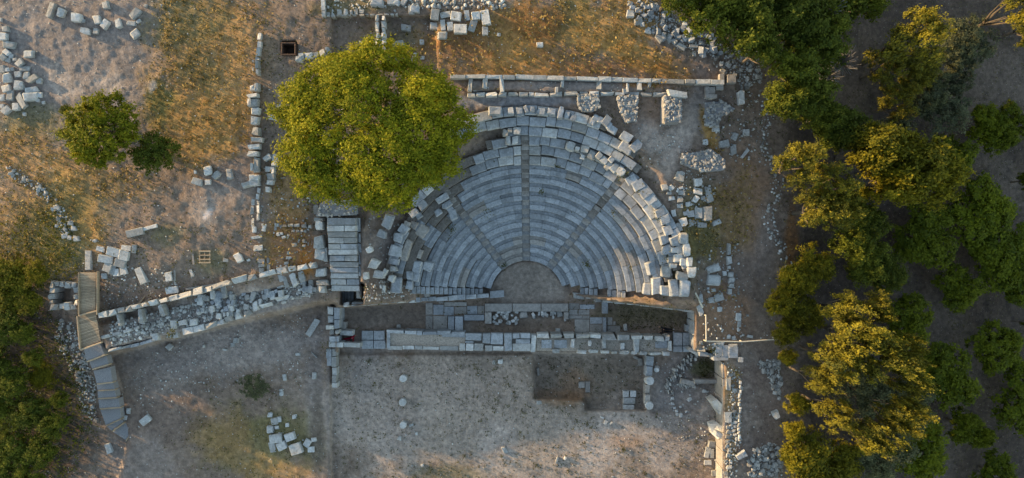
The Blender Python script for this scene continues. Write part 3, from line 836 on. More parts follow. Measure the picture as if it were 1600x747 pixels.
cluster([(355,540,34,26),(408,522,20,28),(407,548,18,16),(320,588,18,24),(322,615,34,18),(308,645,28,20),(310,660,20,14)], "of those between stepped roof and long wall", GL, 360, 230, 3.557, kind='rock')
cluster([(152,561,52,30,-5),(145,500,70,18,-8),(132,457,22,34),(185,447,20,40,10),(42,615,46,60,-30),(98,628,20,16),(3,155,22,36)], "of those below the long left wall", "loose blocks by the long wall", 360, 230, 3.557)

# ================================================================== stepped stone roof over the passage (left of the seating)
tw = empty('stepped_roof', P(525, 400, 0), "stepped roof of long stone slabs over the passage left of the seating", 'ruin')
ys = [340, 352, 362, 371, 381, 389.5, 399, 409, 418, 427, 436, 446]
for i, y0 in enumerate(ys):
    xl = 510 + i * 0.7; xr = 555 + i * 0.6
    zt = 5.9 - 0.16 * i
    y1 = ys[i + 1] - 0.7 if i < len(ys) - 1 else y0 + 9
    cut = WRND.uniform(.3, .7)
    xs_ = [xl, xl + (xr - xl) * cut, xr] if i in (1, 3, 4, 6, 10) else [xl, xr]
    for a_, b_ in zip(xs_[:-1], xs_[1:]):
        stone('roof_slab', (a_ + b_) / 2, (y0 + y1) / 2, b_ - a_ - .4, y1 - y0, WRND.uniform(-1, 1), zt + WRND.uniform(-.03, .03), 0.9, 'pale' if WRND.random() < .6 else 'marble', 'cut', tw, .02)
prism('core', [(510, 342), (556, 342), (562, 450), (518, 450)], [4.9, 4.9, 3.3, 3.3], 1.2, M['mortar'], tw)
lp = empty('passage_wall', P(500, 400, 4.5), "stacked stone side wall along the left of the stepped roof", 'wall')
for x_, y_, L, w_, a_ in ((497,342,14,6,0),(497,352,14,16,0),(497,377,18,25,0),(500,398,18,20,0),(507,398,6,22,0),(501,426,18,14,0),(504,441,20,9,0),(502,452,12,14,0)):
    stone('stone', x_, y_, L, w_, a_, 5.6 - (y_ - 340) * .010, 1.7, 'pale', 'worn', lp)
rp = empty('passage_wall', P(562, 390, 4.0), "thin row of upright stones along the right of the stepped roof", 'wall')
wall_row(rp, [(559, 340), (562, 395), (563, 432)], 5, 5.2, 1.4, 14, 24, 'marble', 'worn', zend=4.4)
wall_row(rp, [(552, 318), (553, 336)], 7, 5.6, 1.0, 18, 20, 'marble', 'worn')
rubble_mass('rubble_heap', [(500,318),(520,308),(550,314),(552,336),(510,338),(494,338)], 5.95, 0.9, "gray rubble mound at the head of the stepped roof under the big tree", 60)
cluster([(448,232,14,22),(448,250,22,12),(472,268,16,16),(475,290,28,20),(475,345,36,60),(482,380,22,20),(440,300,16,14),(405,323,14,12),(425,318,14,12),(373,328,14,16),(338,292,18,14),(403,408,14,12),(290,170,30,8)], "of those on the sunlit bank below the big tree", "small stones on the sunlit bank", 360, 230, 3.557, kind='rock', mat='rubble')
dw = empty('passage_doorway', P(545, 460, .4), "stone doorway with blue gray threshold slabs at the foot of the stepped roof", 'doorway')
stone('jamb', 524.5, 459, 26, 6, 90, 3.5, 3.0, 'pale', 'cut', dw, 0)
stone('jamb', 560.5, 457, 20, 8, 90, 3.6, 3.1, 'pale', 'cut', dw, 0)
for i in range(4): prism('threshold_slab', [(533 + i * 5, 446), (537.6 + i * 5, 446), (537.6 + i * 5, 471), (533 + i * 5, 471)], 1.75, .3, M['marble'], dw)
prism('sill', [(527, 472), (566, 471), (566, 477), (529, 478)], 1.9, 1.9, M['marble'], dw)

# ================================================================== left terrace walls (diagonal)
tn = empty('terrace_wall', P(320, 475, 3.5), "long diagonal stone terrace wall with sunlit top edge, upper of two", 'wall')
wall_row(tn, [(152, 493), (205, 481), (262, 467)], 8.5, 4.7, 1.5, 10, 18, 'pale', 'worn')
wall_row(tn, [(262, 467), (330, 450), (362, 440)], 9, 4.75, 1.5, 16, 30, 'pale', 'worn')
wall_row(tn, [(362, 440), (430, 424), (494, 414)], 9.5, 4.85, 1.6, 14, 26, 'pale', 'worn')
for x_, y_, L, w_, a_ in ((185,500,22,5,75),(219,494,25,7,80),(252,485,20,8,72),(349,455,24,8,78),(331,461,14,7,90),(447,441,20,8,75),(459,438,24,12,75),(439,432,16,10,70),(471,432,20,10,80)):
    stone('stone', x_, y_, L, w_, a_, 4.45, 1.0, 'pale', 'worn', tn)
for x_, y_ in in_poly([(300,470),(400,446),(490,424),(494,452),(430,466),(310,495)], 44, 51):
    s_ = WRND.uniform(5, 10)
    stone('stone', x_, y_, s_ * WRND.uniform(1.0, 1.9), s_, WRND.uniform(50, 110), 4.12 + WRND.uniform(-.1, .15), .6, WRND.choice(('pale', 'marble', 'marble')), 'worn', tn, .1)
ts = empty('terrace_wall', P(320, 500, 2.5), "long diagonal stone terrace wall above the bare court, lower of two", 'wall')
wall_row(ts, [(156, 528), (190, 519), (225, 508)], 7, 4.0, 1.2, 10, 18, 'pale', 'rock')
wall_row(ts, [(225, 508), (258, 500)], 6, 3.85, .8, 8, 12, 'rubble', 'rock')
wall_row(ts, [(169, 548), (217, 537), (240, 530)], 6, 3.7, 2.6, 12, 22, 'marble', 'worn')
wall_row(ts, [(284, 519), (320, 511), (350, 503)], 9.5, 4.0, 3.0, 14, 26, 'pale', 'cut')
wall_row(ts, [(350, 500), (380, 492), (394, 487)], 11, 4.0, 3.0, 12, 18, 'pale', 'worn')
wall_row(ts, [(405, 480), (428, 474)], 7, 4.0, 3.0, 14, 22, 'pale', 'worn')
wall_row(ts, [(428, 469), (450, 465)], 9, 4.1, 3.0, 20, 24, 'pale', 'worn')
wall_row(ts, [(450, 467), (490, 458), (520, 450)], 5, 3.9, 2.6, 6, 12, 'rubble', 'rock')
GT = "blocks lying on the diagonal terrace"
cluster([(522,593,50,60),(655,498,50,70),(722,488,60,40,-10),(795,485,66,50),(625,580,44,40),(672,570,44,60)], "of the blocks standing on the lower left terrace edge", GT, 130, 400, 4.67, mat='pale', hmin=.5)
cluster([(108,485,44,56),(155,470,24,40),(183,465,22,44),(205,450,40,80),(263,455,30,60),(207,395,66,44,-30),(330,410,46,40),(403,403,46,92,-4),(440,375,24,60)], "of those crowning the lower diagonal wall", GT, 320, 400, 5.135, hmin=.5)
cluster([(360,255,88,36,-82),(440,230,68,28,68),(472,217,40,22,-80),(410,280,90,22,62),(540,200,44,20,75),(500,280,58,56,8),(555,298,42,42),(580,243,34,40)], "of the slabs on the middle diagonal terrace", GT, 320, 400, 5.135, mat='rubble', z=3.75)
cluster([(628,215,40,50),(705,178,46,60),(675,225,36,36),(718,240,30,30),(755,195,26,34),(770,145,40,66),(800,250,80,26,80),(848,215,44,60),(880,270,36,46),(912,255,30,70),(640,190,30,30),(150-82,335,44,40)], "of the jumble ending the diagonal terrace", GT, 320, 400, 5.135, mat='rubble', z=3.8)

# ================================================================== wooden walkway and stair (left)
wk = empty('wooden_walkway', P(137, 480, 4), "weathered wooden plank walkway of two decks beside the square stone well", 'walkway')
def deck(quad, z0, z1, nb):
    (ax_, ay_), (bx_, by_), (cx_, cy_), (dx_, dy_) = quad
    for i in range(nb):
        u0 = i / nb; u1 = (i + 0.86) / nb
        lerp = lambda p, q_, u: (p[0] + (q_[0] - p[0]) * u, p[1] + (q_[1] - p[1]) * u)
        q4 = [lerp(quad[0], quad[3], u0), lerp(quad[1], quad[2], u0), lerp(quad[1], quad[2], u1), lerp(quad[0], quad[3], u1)]
        zz = z0 + (z1 - z0) * (i + .5) / nb
        prism('plank', q4, zz, .06, M['wood'], wk)
deck([(124, 426), (150, 426), (149, 486), (124, 491)], 4.6, 4.5, 26)
deck([(121, 494), (149, 487), (157, 533), (126, 545)], 4.35, 4.2, 22)
prism('edge_beam', [(150.5, 424), (152.5, 424), (152, 492), (150, 492)], 4.75, .3, M['wood'], wk)
prism('edge_beam', [(121.5, 426), (123.5, 426), (123.5, 491), (121.5, 492)], 4.7, .3, M['wood'], wk)
prism('edge_beam', [(122, 492), (152, 484.5), (152, 487), (122, 494)], 4.62, .2, M['wood'], wk)
prism('edge_beam', [(119, 494), (120.7, 494), (125.5, 546), (123.5, 546)], 4.45, .25, M['wood'], wk)
prism('edge_beam', [(125, 545.5), (158, 534), (159, 536), (126, 548)], 4.40, .25, M['wood'], wk)
st = empty('garden_stair', P(170, 620, 1), "curving stair of wide gravel treads with wooden edges below the walkway", 'stair')
SQ = [[(165,385),(225,365),(240,405),(175,430)],[(185,432),(248,410),(255,440),(195,458)],[(200,465),(262,450),(270,505),(212,512)],[(210,515),(272,508),(278,532),(215,536)],[(215,540),(279,534),(284,561),(217,565)],[(218,570),(292,565),(298,597),(222,602)],[(225,608),(298,600),(300,638),(245,664)],[(250,668),(300,640),(309,652),(266,684)],[(270,688),(312,655),(355,665),(318,718)]]
for i, qd in enumerate(SQ):
    z_ = 3.6 - i * 0.38
    qp = [(60 + a_ / 2.333, 380 + b_ / 2.333) for a_, b_ in qd]
    tr = prism('tread', qp, z_, .7, M['gravel_fill'], st)
    (ax_, ay_), (bx_, by_) = qp[3], qp[2]
    eb = prism('edge_board', [(ax_, ay_), (bx_, by_), (bx_ + .6, by_ + 2.0), (ax_ + .6, ay_ + 2.0)], z_ + .04, .5, M['wood'], tr)
well = empty('stone_well', P(98, 462, 3.3), "small square stone walled pit beside the wooden walkway", 'well')
for a_, b_ in (((76,444),(124,445)), ((119,449),(119,478)), ((120,479),(78,479)), ((80,476),(80,449))):
    wall_row(well, [a_, b_], 10, 4.45, 1.8, 7, 12, 'rubble', 'worn', jp=.8)

# ================================================================== stage area (bottom centre)
pv = empty('stage_paving', P(790, 500, 0), "gray stone paving slabs of the stage floor below the orchestra", kind='structure')
RECT = [(665,473,676,492),(677,476,693,492),(694,479,709,493),(694,472,729,478),(710,479,729,491),(730,478,746,491),(665,493,676,515),(677,494,699,515),(747,478,757,491),
 (889,474,905,483),(906,476,929,483),(889,484,903,492),(904,484,921,492),(889,493,921,498),(922,496,941,506),(922,507,941,519),(949,496,957,508),(949,509,969,519),(958,502,962,508),(898,499,921,519),(700,479,708,493)]
for i, (x0, y0, x1, y1) in enumerate(RECT[:-1]):
    prism('paving_slab', [(x0, y0 + RR.uniform(-.4, .4)), (x1, y0), (x1, y1 + RR.uniform(-.4, .4)), (x0, y1)], .07 + RR.uniform(-.015, .02), .25, M['dusty'] if RR.random() < .85 else M['marble'], pv)
pl = empty('stage_front', P(823, 485, 0), "long low pale stone stage front with returned ends facing the orchestra", 'ruin')
for x0, y0, x1, y1 in ((757.5,474.5,800,487),(801,474.5,845,487),(846,474.5,888,487),(757.5,488,768,506),(881,488,888.5,499),(725,492,756.5,501)):
    prism('stone', [(x0, y0), (x1, y0), (x1, y1), (x0, y1)], .42 + RR.uniform(-.02, .02), .5, M['dusty'] if x1 > 760 else M['marble'], pl)
for x0, y0, x1, y1, z_ in ((700,494.5,710,517,.5),(711,494.5,723,517,.62),(724,494,730,500,.3),(942,496,947.5,519,.35),(941,472,950,490,.45)):
    o = prism('stone_block', [(x0, y0), (x1, y0), (x1, y1), (x0, y1)], z_, z_ + .1, M['marble'])
    tag(o, {700:"upright gray slab block, left one of two beside the stage paving",711:"bluish gray slab block standing right of its twin on the stage paving",724:"small gray stone above the left end of the stage rubble",942:"narrow bluish channel stone between right stage paving slabs",941:"lone upright slab below the right retaining wall of the seating"}[x0], 'stone block')
srub = [(WRND.uniform(772, 808), WRND.uniform(487, 507)) for _ in range(38)] + [(WRND.uniform(832, 868), WRND.uniform(486, 497)) for _ in range(16)]
for x_, y_ in srub:
    s_ = WRND.uniform(3.2, 6)
    tag(stone('rubble_stone', x_, y_, s_ * 1.3, s_, WRND.uniform(0, 180), .3 + WRND.uniform(0, .12), .35, 'pale', 'rock', None, .2), "small pale rubble stone packed behind the low stage front", 'stone', "rubble behind the stage front")
cluster([(1290,198,90,70),(360,350-310,60,60),(1075,230,20,40)], "of the angular pieces in the stage rubble", "angular pieces in the stage rubble", 640, 465, 7.27, mat='dusty', z=.1)
cluster([(345,372,50,36),(1050,345,36,70),(665-300,205,60,60),(420,262,26,40)], "of the strays on the right stage", "stray stones on the stage", 820, 460, 6.667, z=.05)

sgl = empty('stage_wall', P(716, 534, 0), "left half of the long stage wall, topped with slabs and gravel", 'wall')
wall_row(sgl, [(604, 519), (660, 520), (727, 521)], 6, 1.5, 1.5, 16, 28, 'marble', 'cut', jz=.03)
wall_row(sgl, [(606, 543), (660, 544), (717, 545)], 6.5, 1.45, 1.2, 16, 30, 'pale', 'cut', jz=.03)
prism('gravel_core', [(604, 520), (727, 521), (727, 545), (604, 545)], 1.32, 1.2, M['earth_fill'], sgl)
stone('stone', 607, 532, 26, 5, 90, 1.5, 1.2, 'marble', 'cut', sgl)
for x0, y0, x1, y1 in ((727,521,752,532),(754,521,766,537),(767,521,786,538),(788,521,800,548),(801,521,812,529),(806,530,828,537),(727,533,740,536),(718,537,727,548),(728,537,740,548),(741,537,755,548),(758,540,769,549),(770,541,787,548),(801,537,829,549),(813,521,829,529),(690,521,726,527)):
    cx_, cy_ = (x0 + x1) / 2, (y0 + y1) / 2
    stone('slab', cx_, cy_, x1 - x0, y1 - y0, WRND.uniform(-1.5, 1.5), 1.48 + WRND.uniform(-.05, .05), .5, 'pale' if y0 > 535 else 'marble', 'cut', sgl, .02)
prism('core', [(728, 522), (829, 522), (829, 548), (728, 548)], 1.2, 1.2, M['mortar'], sgl)
sgr = empty('stage_wall', P(940, 534, 0), "right half of the long stage wall, two block rows with hollow cells between", 'wall')
wall_row(sgr, [(838, 525), (900, 526), (965, 527), (1049, 529)], 8.5, 1.7, 1.6, 14, 25, 'pale', 'worn', jz=.05)
wall_row(sgr, [(843, 548), (900, 549), (965, 551), (1049, 553)], 7.5, 1.5, 1.8, 12, 22, 'pale', 'rock', jz=.05, skip=.06)
for x_, y_, L, w_ in ((834,537,28,9),(895,537,14,6),(922,537,10,6),(944,537,16,8),(973,541,12,7),(995,541,24,10),(1047,541,16,6)):
    stone('stone', x_, y_, L, w_, 90 + WRND.uniform(-5, 5), 1.5, 1.4, 'pale', 'worn', sgr)
prism('cell_floor', [(838, 528), (1046, 530), (1046, 550), (838, 548)], 1.1, 1.0, M['earth_fill'], sgr)
for x0, x1 in ((846, 862), (866, 886), (1024, 1043)): prism('cell_slab', [(x0, 531), (x1, 531), (x1, 544), (x0, 544)], 1.2, .2, M['marble'], sgr)
for nm, rc, lab in (('threshold', [(565,517,583,531),(584,517,601,531),(565,532,583,545),(584,532,602,545)], "smooth slab threshold in the left gap of the stage wall"),
                    ('threshold', [(1052,520,1066,540),(1067,520,1081,540),(1052,541,1066,550),(1067,541,1081,550)], "smooth bluish slab threshold in the right gap of the stage wall")):
    t = empty(nm, P(rc[0][0], rc[0][1], 0), lab, 'threshold')
    for x0, y0, x1, y1 in rc: prism('slab', [(x0, y0), (x1, y0), (x1, y1), (x0, y1)], .35 + RR.uniform(-.012, .012), .4, M['marble'], t)
we = empty('stage_end_wall', P(525, 515, 0), "stone end wall at the left end of the stage, meeting the passage", 'wall')
wall_row(we, [(516, 478), (516, 515)], 11, 1.9, 1.9, 10, 16, 'pale', 'worn')
wall_row(we, [(526, 480), (526, 514)], 9, 1.9, 1.9, 14, 20, 'marble', 'cut')
wall_row(we, [(514, 519), (530, 519)], 8, 1.6, 1.6, 8, 12, 'rubble', 'worn')
wall_row(we, [(514, 530), (529, 530)], 8, 1.5, 1.5, 14, 18, 'marble', 'cut')
wall_row(we, [(513, 539), (563, 539)], 8.5, 1.4, 1.4, 20, 34, 'pale', 'cut')
wall_row(we, [(514, 545), (514, 572)], 7, 1.2, 1.1, 12, 20, 'marble', 'cut')
wall_row(we, [(522, 545), (522, 606)], 7, 1.25, 1.1, 12, 20, 'pale', 'cut')
tag(stone('stone_block', 542, 520, 20, 8.5, 4, .95, .9, 'pale', 'worn'), "pale block above the seated person in red", 'stone block')
tag(stone('stone_block', 537, 508, 13, 9, 100, .7, .7, 'dusty', 'worn'), "small brown block in the corner beside the left stage end wall", 'stone block')
tag(stone('stone_block', 622, 510, 7, 6, 0, .4, .4, 'pale', 'worn'), "small pale stone alone on the left stage floor", 'stone block')
tag(stone('stone_block', 488, 512, 30, 9, -58, 1.0, .6, 'pale', 'cut'), "long rectangular beam block lying aslant below the diagonal terrace", 'stone block')

# right end of the stage
re_ = empty('stage_end_wall', P(1090, 515, 0), "tall pale stone end wall at the right end of the stage", 'wall')
wall_row(re_, [(1096, 470), (1093, 490), (1094, 512)], 8, 3.0, 3.0, 12, 20, 'pale', 'worn')
wall_row(re_, [(1087, 480), (1087, 524)], 5, 2.5, 2.5, 14, 22, 'marble', 'cut')
wall_row(re_, [(1097, 512), (1097, 550)], 10, 2.9, 2.9, 12, 18, 'pale', 'worn')
wall_row(re_, [(1088, 525), (1088, 548)], 9, 1.9, 1.9, 20, 24, 'marble', 'cut')
wall_row(re_, [(1077, 545), (1092, 554)], 7, 1.4, 1.4, 18, 22, 'pale', 'cut')
wall_row(re_, [(1093, 554), (1115, 555)], 6, 2.2, 2.2, 12, 22, 'marble', 'cut')
stone('stone', 1080, 513, 16, 10, 0, .8, .8, 'marble', 'cut', re_)
for x_, y_, L, w_ in ((1110,537,14,7),(1123,538,16,7),(1123,549,10,18),(1134,549,11,18),(1146,550,15,18),(1146,541,14,7),(1127,560,24,7),(1158,562,7,8),(1103,541,5,8)):
    stone('stone', x_, y_, L, w_, WRND.uniform(-3, 3), 2.9, 1.2, 'marble' if y_ > 545 else 'pale', 'cut', re_)
rail = empty('pole_fence', P(1150, 538, 2.8), "thin pale pole rail across the earth right of the stage", 'rail')
def rod(name, a, b_, r_, mat, parent, sides=8):
    d = b_ - a; ln = d.length
    bm = bmesh.new()
    bmesh.ops.create_cone(bm, cap_ends=True, segments=sides, radius1=r_, radius2=r_, depth=ln)
    m = bpy.data.meshes.new(name); bm.to_mesh(m); bm.free(); m.materials.append(mat)
    o = link(name, m, parent, (a + b_) / 2)
    e = d.to_track_quat('Z', 'Y').to_euler(); o.rotation_euler = e
    return o
rod('rail', P(1103, 533, 3.6), P(1160, 534, 3.4), .05, M['pipe'], rail)
rod('rail', P(1160, 534, 3.4), P(1216, 530, 3.1), .05, M['pipe'], rail)
rod('rail', P(1103, 492, 3.9), P(1103.5, 533, 3.6), .05, M['pipe'], rail)
rod('post', P(1103, 533, 3.62), Vector((*P(1103, 533, 3.62).xy, 2.4)), .05, M['pipe'], rail)
rod('post', P(1160, 534, 3.42), Vector((*P(1160, 534, 3.42).xy, 2.2)), .05, M['pipe'], rail)
rod('post', P(1215, 530, 3.12), Vector((*P(1215, 530, 3.12).xy, 1.8)), .05, M['pipe'], rail)
rod('post', P(1103, 493, 3.9), Vector((*P(1103, 493, 3.9).xy, 2.7)), .05, M['pipe'], rail)
br = rod('fallen_pole', P(1086, 457, 4.4), P(1098, 480, 3.6), .09, M['pipe'], None)
tag(br, "thick fallen pole leaning at the right end of the seating wall", 'pole')

se = empty('court_wall', P(1135, 660, 1), "tall beige wall on the right side of the bare court with rubble top", 'wall')
f0 = [P(1123, 560, .2), P(1122, 700, .2), P(1122, 800, .2)]
wall_row(se, [(1133, 566), (1133, 640), (1132, 800)], 7, 2.35, 2.6, 18, 34, 'dusty', 'cut', jz=.04, jp=.2, jw=.06)
wall_row(se, [(1139, 590), (1139, 612)], 10, 2.7, .7, 16, 20, 'pale', 'worn')
wall_row(se, [(1138, 640), (1138, 662)], 12, 2.6, .6, 16, 20, 'pale', 'worn')
wall_row(se, [(1157, 595), (1157, 640), (1155, 690)], 4.5, 2.6, .5, 4.5, 8, 'pale', 'rock', jp=1.2)
wall_row(se, [(1143, 575), (1146, 590)], 9, 2.5, .5, 5, 8, 'rubble', 'rock', jp=3)
wall_row(se, [(1147, 600), (1148, 640), (1150, 690)], 8, 2.5, .45, 5, 9, 'rubble', 'rock', jp=3)
wall_row(se, [(1139, 665), (1138, 700), (1136, 760)], 9, 2.5, .5, 5, 10, 'rubble', 'rock', jp=3)
bt = empty('buttress', P(1120, 640, .2), "leaning squared buttress block against the right court wall, upper of two", 'buttress')
prism('body', [(1111, 628), (1121, 624), (1131, 634), (1131, 648), (1124, 648)], [1.6, 1.9, 2.2, 2.2, 1.6], 2.0, M['pale'], bt)
bt = empty('buttress', P(1118, 675, .2), "broken buttress lump against the right court wall, lower of two", 'buttress')
prism('body', [(1109, 663), (1122, 661), (1130, 668), (1130, 684), (1121, 686), (1112, 678)], [1.2, 1.5, 2.0, 2.0, 1.7, 1.0], 1.8, M['pale'], bt)
stone('cap_stone', 1124, 680, 14, 10, 20, 2.2, .6, 'marble', 'rock', bt)

# pit contents, base wall and curved rubble wall
cluster([(533,355,28,30,0),(566,355,28,30,0),(548,388,58,30,2),(545,420,54,28,0)], "of the stacked slabs in the pit corner", "stacked slabs in the pit", 800, 497, kind='cut', hmin=.5, hmax=.5)
cluster([(325,313,32,32,0),(355,322,28,56,0),(122,250,14,40,-5),(600,205,22,40),(578,185,26,14,20)], "of the scattered stones inside the sunken pit", "stones in the pit", 800, 497, mat='dusty')
bw = empty('base_wall', P(1015, 595, 0), "low straight gray base wall along the right side of the pit", 'wall')
wall_row(bw, [(1016, 556), (1014, 588)], 13, .35, .9, 14, 18, 'marble', 'cut')
wall_row(bw, [(1012, 600), (1011, 632)], 9, .3, .9, 12, 16, 'dusty', 'worn')
def drum(px, py, d, zt, h, label, group=None, tilt=0.0, name='column_drum', cat='column drum'):
    f = F(zt); loc = P(px, py, zt); loc.z -= h / 2
    o = link(name, random.choice(DRUMS), None, loc, random.uniform(0, 6), (d * f, d * f, h), tilt, 0)
    return tag(o, label, cat, group)
drum(1015.5, 596, 13.5, .75, .8, "round column drum standing on the base wall right of the pit, upper one", None, .12)
drum(1015.5, 634.5, 13, .7, .8, "round column drum at the lower right corner of the pit", None, .1)
drum(1027, 577, 8.5, .3, .45, "small oval drum lying between pit and curved rubble band", None, .5)
GD = "column bases standing in the bare court"
for (x_, y_, d_, lb) in ((629.6,592,11.5,"round column base in the bare court, topmost of the three in line"),(628.8,629,12,"round column base with ring top in the court, middle of three"),(629.6,664.5,11,"round column base beside a weed in the court, lowest of three")):
    drum(x_, y_, d_, gz(x_, y_) + .55, .6, lb, GD, .03, 'round_pedestal', 'pedestal')
cluster([(668,563,24,22),(725,500,24,16,-20),(748,541,14,16),(727,689,11,11),(775,689,16,14),(1160,617,38,24,60),(1140,205,28,28),(1110,208,16,24)], "of the small stones strewn over the bare court", "small stones in the court", 400, 497, kind='rock')
ap = empty('curved_rubble_wall', P(1065, 575, 0), "curved band of small upright rubble stones right of the pit", 'wall')
for i, (x_, y_, w_) in enumerate([(1085,558,22),(1078,563,22),(1071,569,20),(1064,575,18),(1058,582,18),(1053,590,16),(1049,599,16),(1046,608,15)]):
    for j in range(7):
        stone('stone', x_ + WRND.uniform(-5, 5) * 1.2, y_ + WRND.uniform(-w_ / 3, w_ / 3), WRND.uniform(5, 8), WRND.uniform(2.6, 4), WRND.uniform(55, 90), .28 + WRND.uniform(-.05, .1), .5, 'rubble', 'rock', ap, .25)
ap2 = empty('herringbone_wall', P(1073, 604, 0), "short herringbone rubble strip below the fallen beam", 'wall')
for i in range(14):
    stone('stone', 1062 + i * 1.9, 603 + WRND.uniform(-2, 2), 8, 2.2, 65, .25, .4, 'rubble', 'rock', ap2, .2)
tag(stone('stone_beam', 1102, 596, 40, 9, 2, .75, .7, 'dusty', 'worn'), "long horizontal stone beam below the end wall beside the court wall", 'stone beam')
tag(stone('stone_block', 1075, 598, 24, 8, 12, .55, .6, 'dusty', 'worn'), "broken stone piece left of the long stone beam", 'stone block')
GR = "small stones in a ring below the curved band"
cluster([(750,375,18,16),(750,400,20,16),(760,420,16,14),(770,436,16,14),(772,450,18,16),(790,455,20,24),(787,415,14,12),(815,438,16,10,-30),(830,380,26,20,-30),(828,468,8,8),(902,343,24,18),(800,405,12,10)], "of the ring of pale stones in the right court", GR, 800, 497, kind='rock')
cluster([(934,590,32,30,5),(913,628,50,22,-78),(934,632,44,20,88),(915,675,34,22,0),(945,725,24,26)], "of the blocks beside the lower right court wall", "blocks beside the court wall", 800, 497, kind='cut')
cluster([(420,465,22,10,30),(438,487,24,20,-60),(465,490,20,10,-30),(210,665,12,40,20),(250,655,14,20,30),(145-20,395,30,20)], "of the pale chips below the pit edge", "pale chips below the pit", 800, 497, kind='rock', hmax=.3)

# ================================================================== loose blocks elsewhere
G1 = "scattered blocks at the upper left"
cluster([(233,45,82,34,-70),(281,57,48,36,-70),(352,80,52,44,5),(388,97,18,16,0),(395,143,50,32,15),(446,145,26,26,0),(448,87,45,34,80)], "of the left half of the scattered upper left row", G1, 0, 0)
cluster([(489,22,40,30,75),(487,110,50,34,-60),(549,105,50,30,80),(628,62,56,32,-50),(610,106,42,24,5),(646,97,28,16,-30),(626,157,44,36,-40),(678,25,18,16,0),(750,25,16,14,0)], "of the right half of the scattered upper left row", G1, 0, 0)
G2 = "heaped blocks at the left edge"
cluster([(20,133,34,30),(12,170,34,34),(38,209,56,34,5),(28,243,34,26,40),(50,262,22,20),(8,265,34,30,45),(34,280,26,22),(66,277,22,16),(88,292,44,32,-35),(128,250,46,36,0),(0,90,16,20)], "of the upper part of the left edge heap", G2, 0, 0)
cluster([(8,322,26,38),(32,325,24,20),(55,322,18,18),(114,320,50,22,0),(80,345,36,28),(120,350,30,34),(28,360,40,46),(146,367,66,32,-30),(178,377,28,24),(82,396,42,50)], "of the middle part of the left edge heap", G2, 0, 0)
cluster([(25,411,44,32,-15),(44,444,32,50),(142,419,70,32,-8),(139,451,66,40,-8),(184,443,24,28),(95,468,76,34,62),(72,497,38,38),(22,515,50,36,-40),(8,455,28,34),(8,495,24,24),(175,468,20,18),(199,478,16,16),(110,532,14,18)], "of the lower part of the left edge heap", G2, 0, 0)
cluster([(263,222,34,26),(325,295,30,26),(342,320,28,26),(298,355,36,24),(322,363,22,22),(352,366,30,30),(262,307,18,16),(439,377,22,18),(462,417,44,30,10)], "of those on the bank above the walkway", "stones on the grassy bank", 0, 250, kind='rock')
slabp = cluster([(528,430,64,40,15),(575,445,46,46,15),(490,462,70,36,10),(558,482,50,38,15),(500,502,40,44,20),(522,510,30,50,10),(588,411,44,26),(624,415,20,40),(484,542,26,26),(540,525,30,36),(575,515,30,40),(410,468,28,90,2)], "of the flat slabs piled by the walkway", "flat slabs by the walkway", 0, 250, mat='pale', kind='cut', hmax=.4)
cluster([(627,337,80,34,-12),(697,315,72,16,-15)], "of the two pale shaft pieces in the left meadow", "pale shaft pieces", 0, 250, kind='cut')
cluster([(917,101,50,30,15),(968,47,42,34,80),(1008,70,46,32,-45),(968,103,28,26),(1071,64,50,30,80),(909,55,14,18)], "of the small block group in the left meadow", "small block group in the meadow", 0, 250)
cluster([(655,540,76,34,68),(800,608,54,32,-8),(785,545,30,42,-10),(1052,468,24,16),(893,528,36,14,70)], "of the single blocks above the diagonal terrace", "single blocks above the terrace", 0, 250, kind='cut')
cluster([(953,600,36,26),(1042,635,36,28,-60),(1095,617,36,36),(992,671,46,34,-10),(1035,698,54,32,85),(1090,715,62,18,-50),(905,663,28,30)], "of the blocks on the path right of the seating", "blocks on the right path", 800, 0)
tag(stone('stone_shaft', 1159, 151, 22, 10, 85, 6.1, .6, 'pale', 'worn'), "long upright shaft piece near the rubble heap and dark trees", 'stone block')
G3 = "tumbled blocks right of the seating"
cluster([(787,74,46,54,15),(715,127,38,30,-10),(744,130,28,24,-40),(735,155,26,14),(791,153,40,26),(791,130,22,14),(746,179,34,20),(786,184,32,30),(785,213,28,24),(822,207,26,26)], "of the left tumbled group beside the seating", G3, 800, 250)
cluster([(872,102,42,42,-10),(872,146,50,32,10),(858,184,40,28,-50),(893,178,24,20),(920,160,78,34,78),(917,247,72,46,88),(956,291,40,24,-25),(885,304,56,28,5)], "of the right tumbled group beside the seating", G3, 800, 250)
cluster([(755,246,40,24,80),(838,251,34,30),(873,248,50,34,88),(810,250,22,22),(803,289,46,38,70),(839,293,28,30),(778,315,50,38,75)], "of the lower tumbled group touching the seating edge", G3, 800, 250)
cluster([(945,508,66,36,-18),(993,530,22,28),(944,562,62,50,5),(967,644,48,34,-20),(932,655,24,26),(970,697,24,28),(916,600,14,12),(942,608,22,14),(880,647,40,28,85),(880,700,60,28,70),(1060,735,36,24,90)], "of the strays right of the seating end", "stray blocks right of the seating", 800, 250)
lr = empty('low_wall', P(1140, 420, 3.2), "short broken line of wall stones on earth right of the seating", 'wall')
for zx, zy, L, w_ in ((1015,415,18,56),(1016,468,26,46),(1017,500,18,18),(1024,535,28,28),(1026,562,30,26),(1025,588,28,24),(1020,614,20,28)):
    x_, y_ = 800 + zx / 2.9875, 250 + zy / 2.9875
    stone('stone', x_, y_, w_ / 2.9875, L / 2.9875, 90, gz(x_, y_) + .4, .6, 'pale', 'worn', lr)
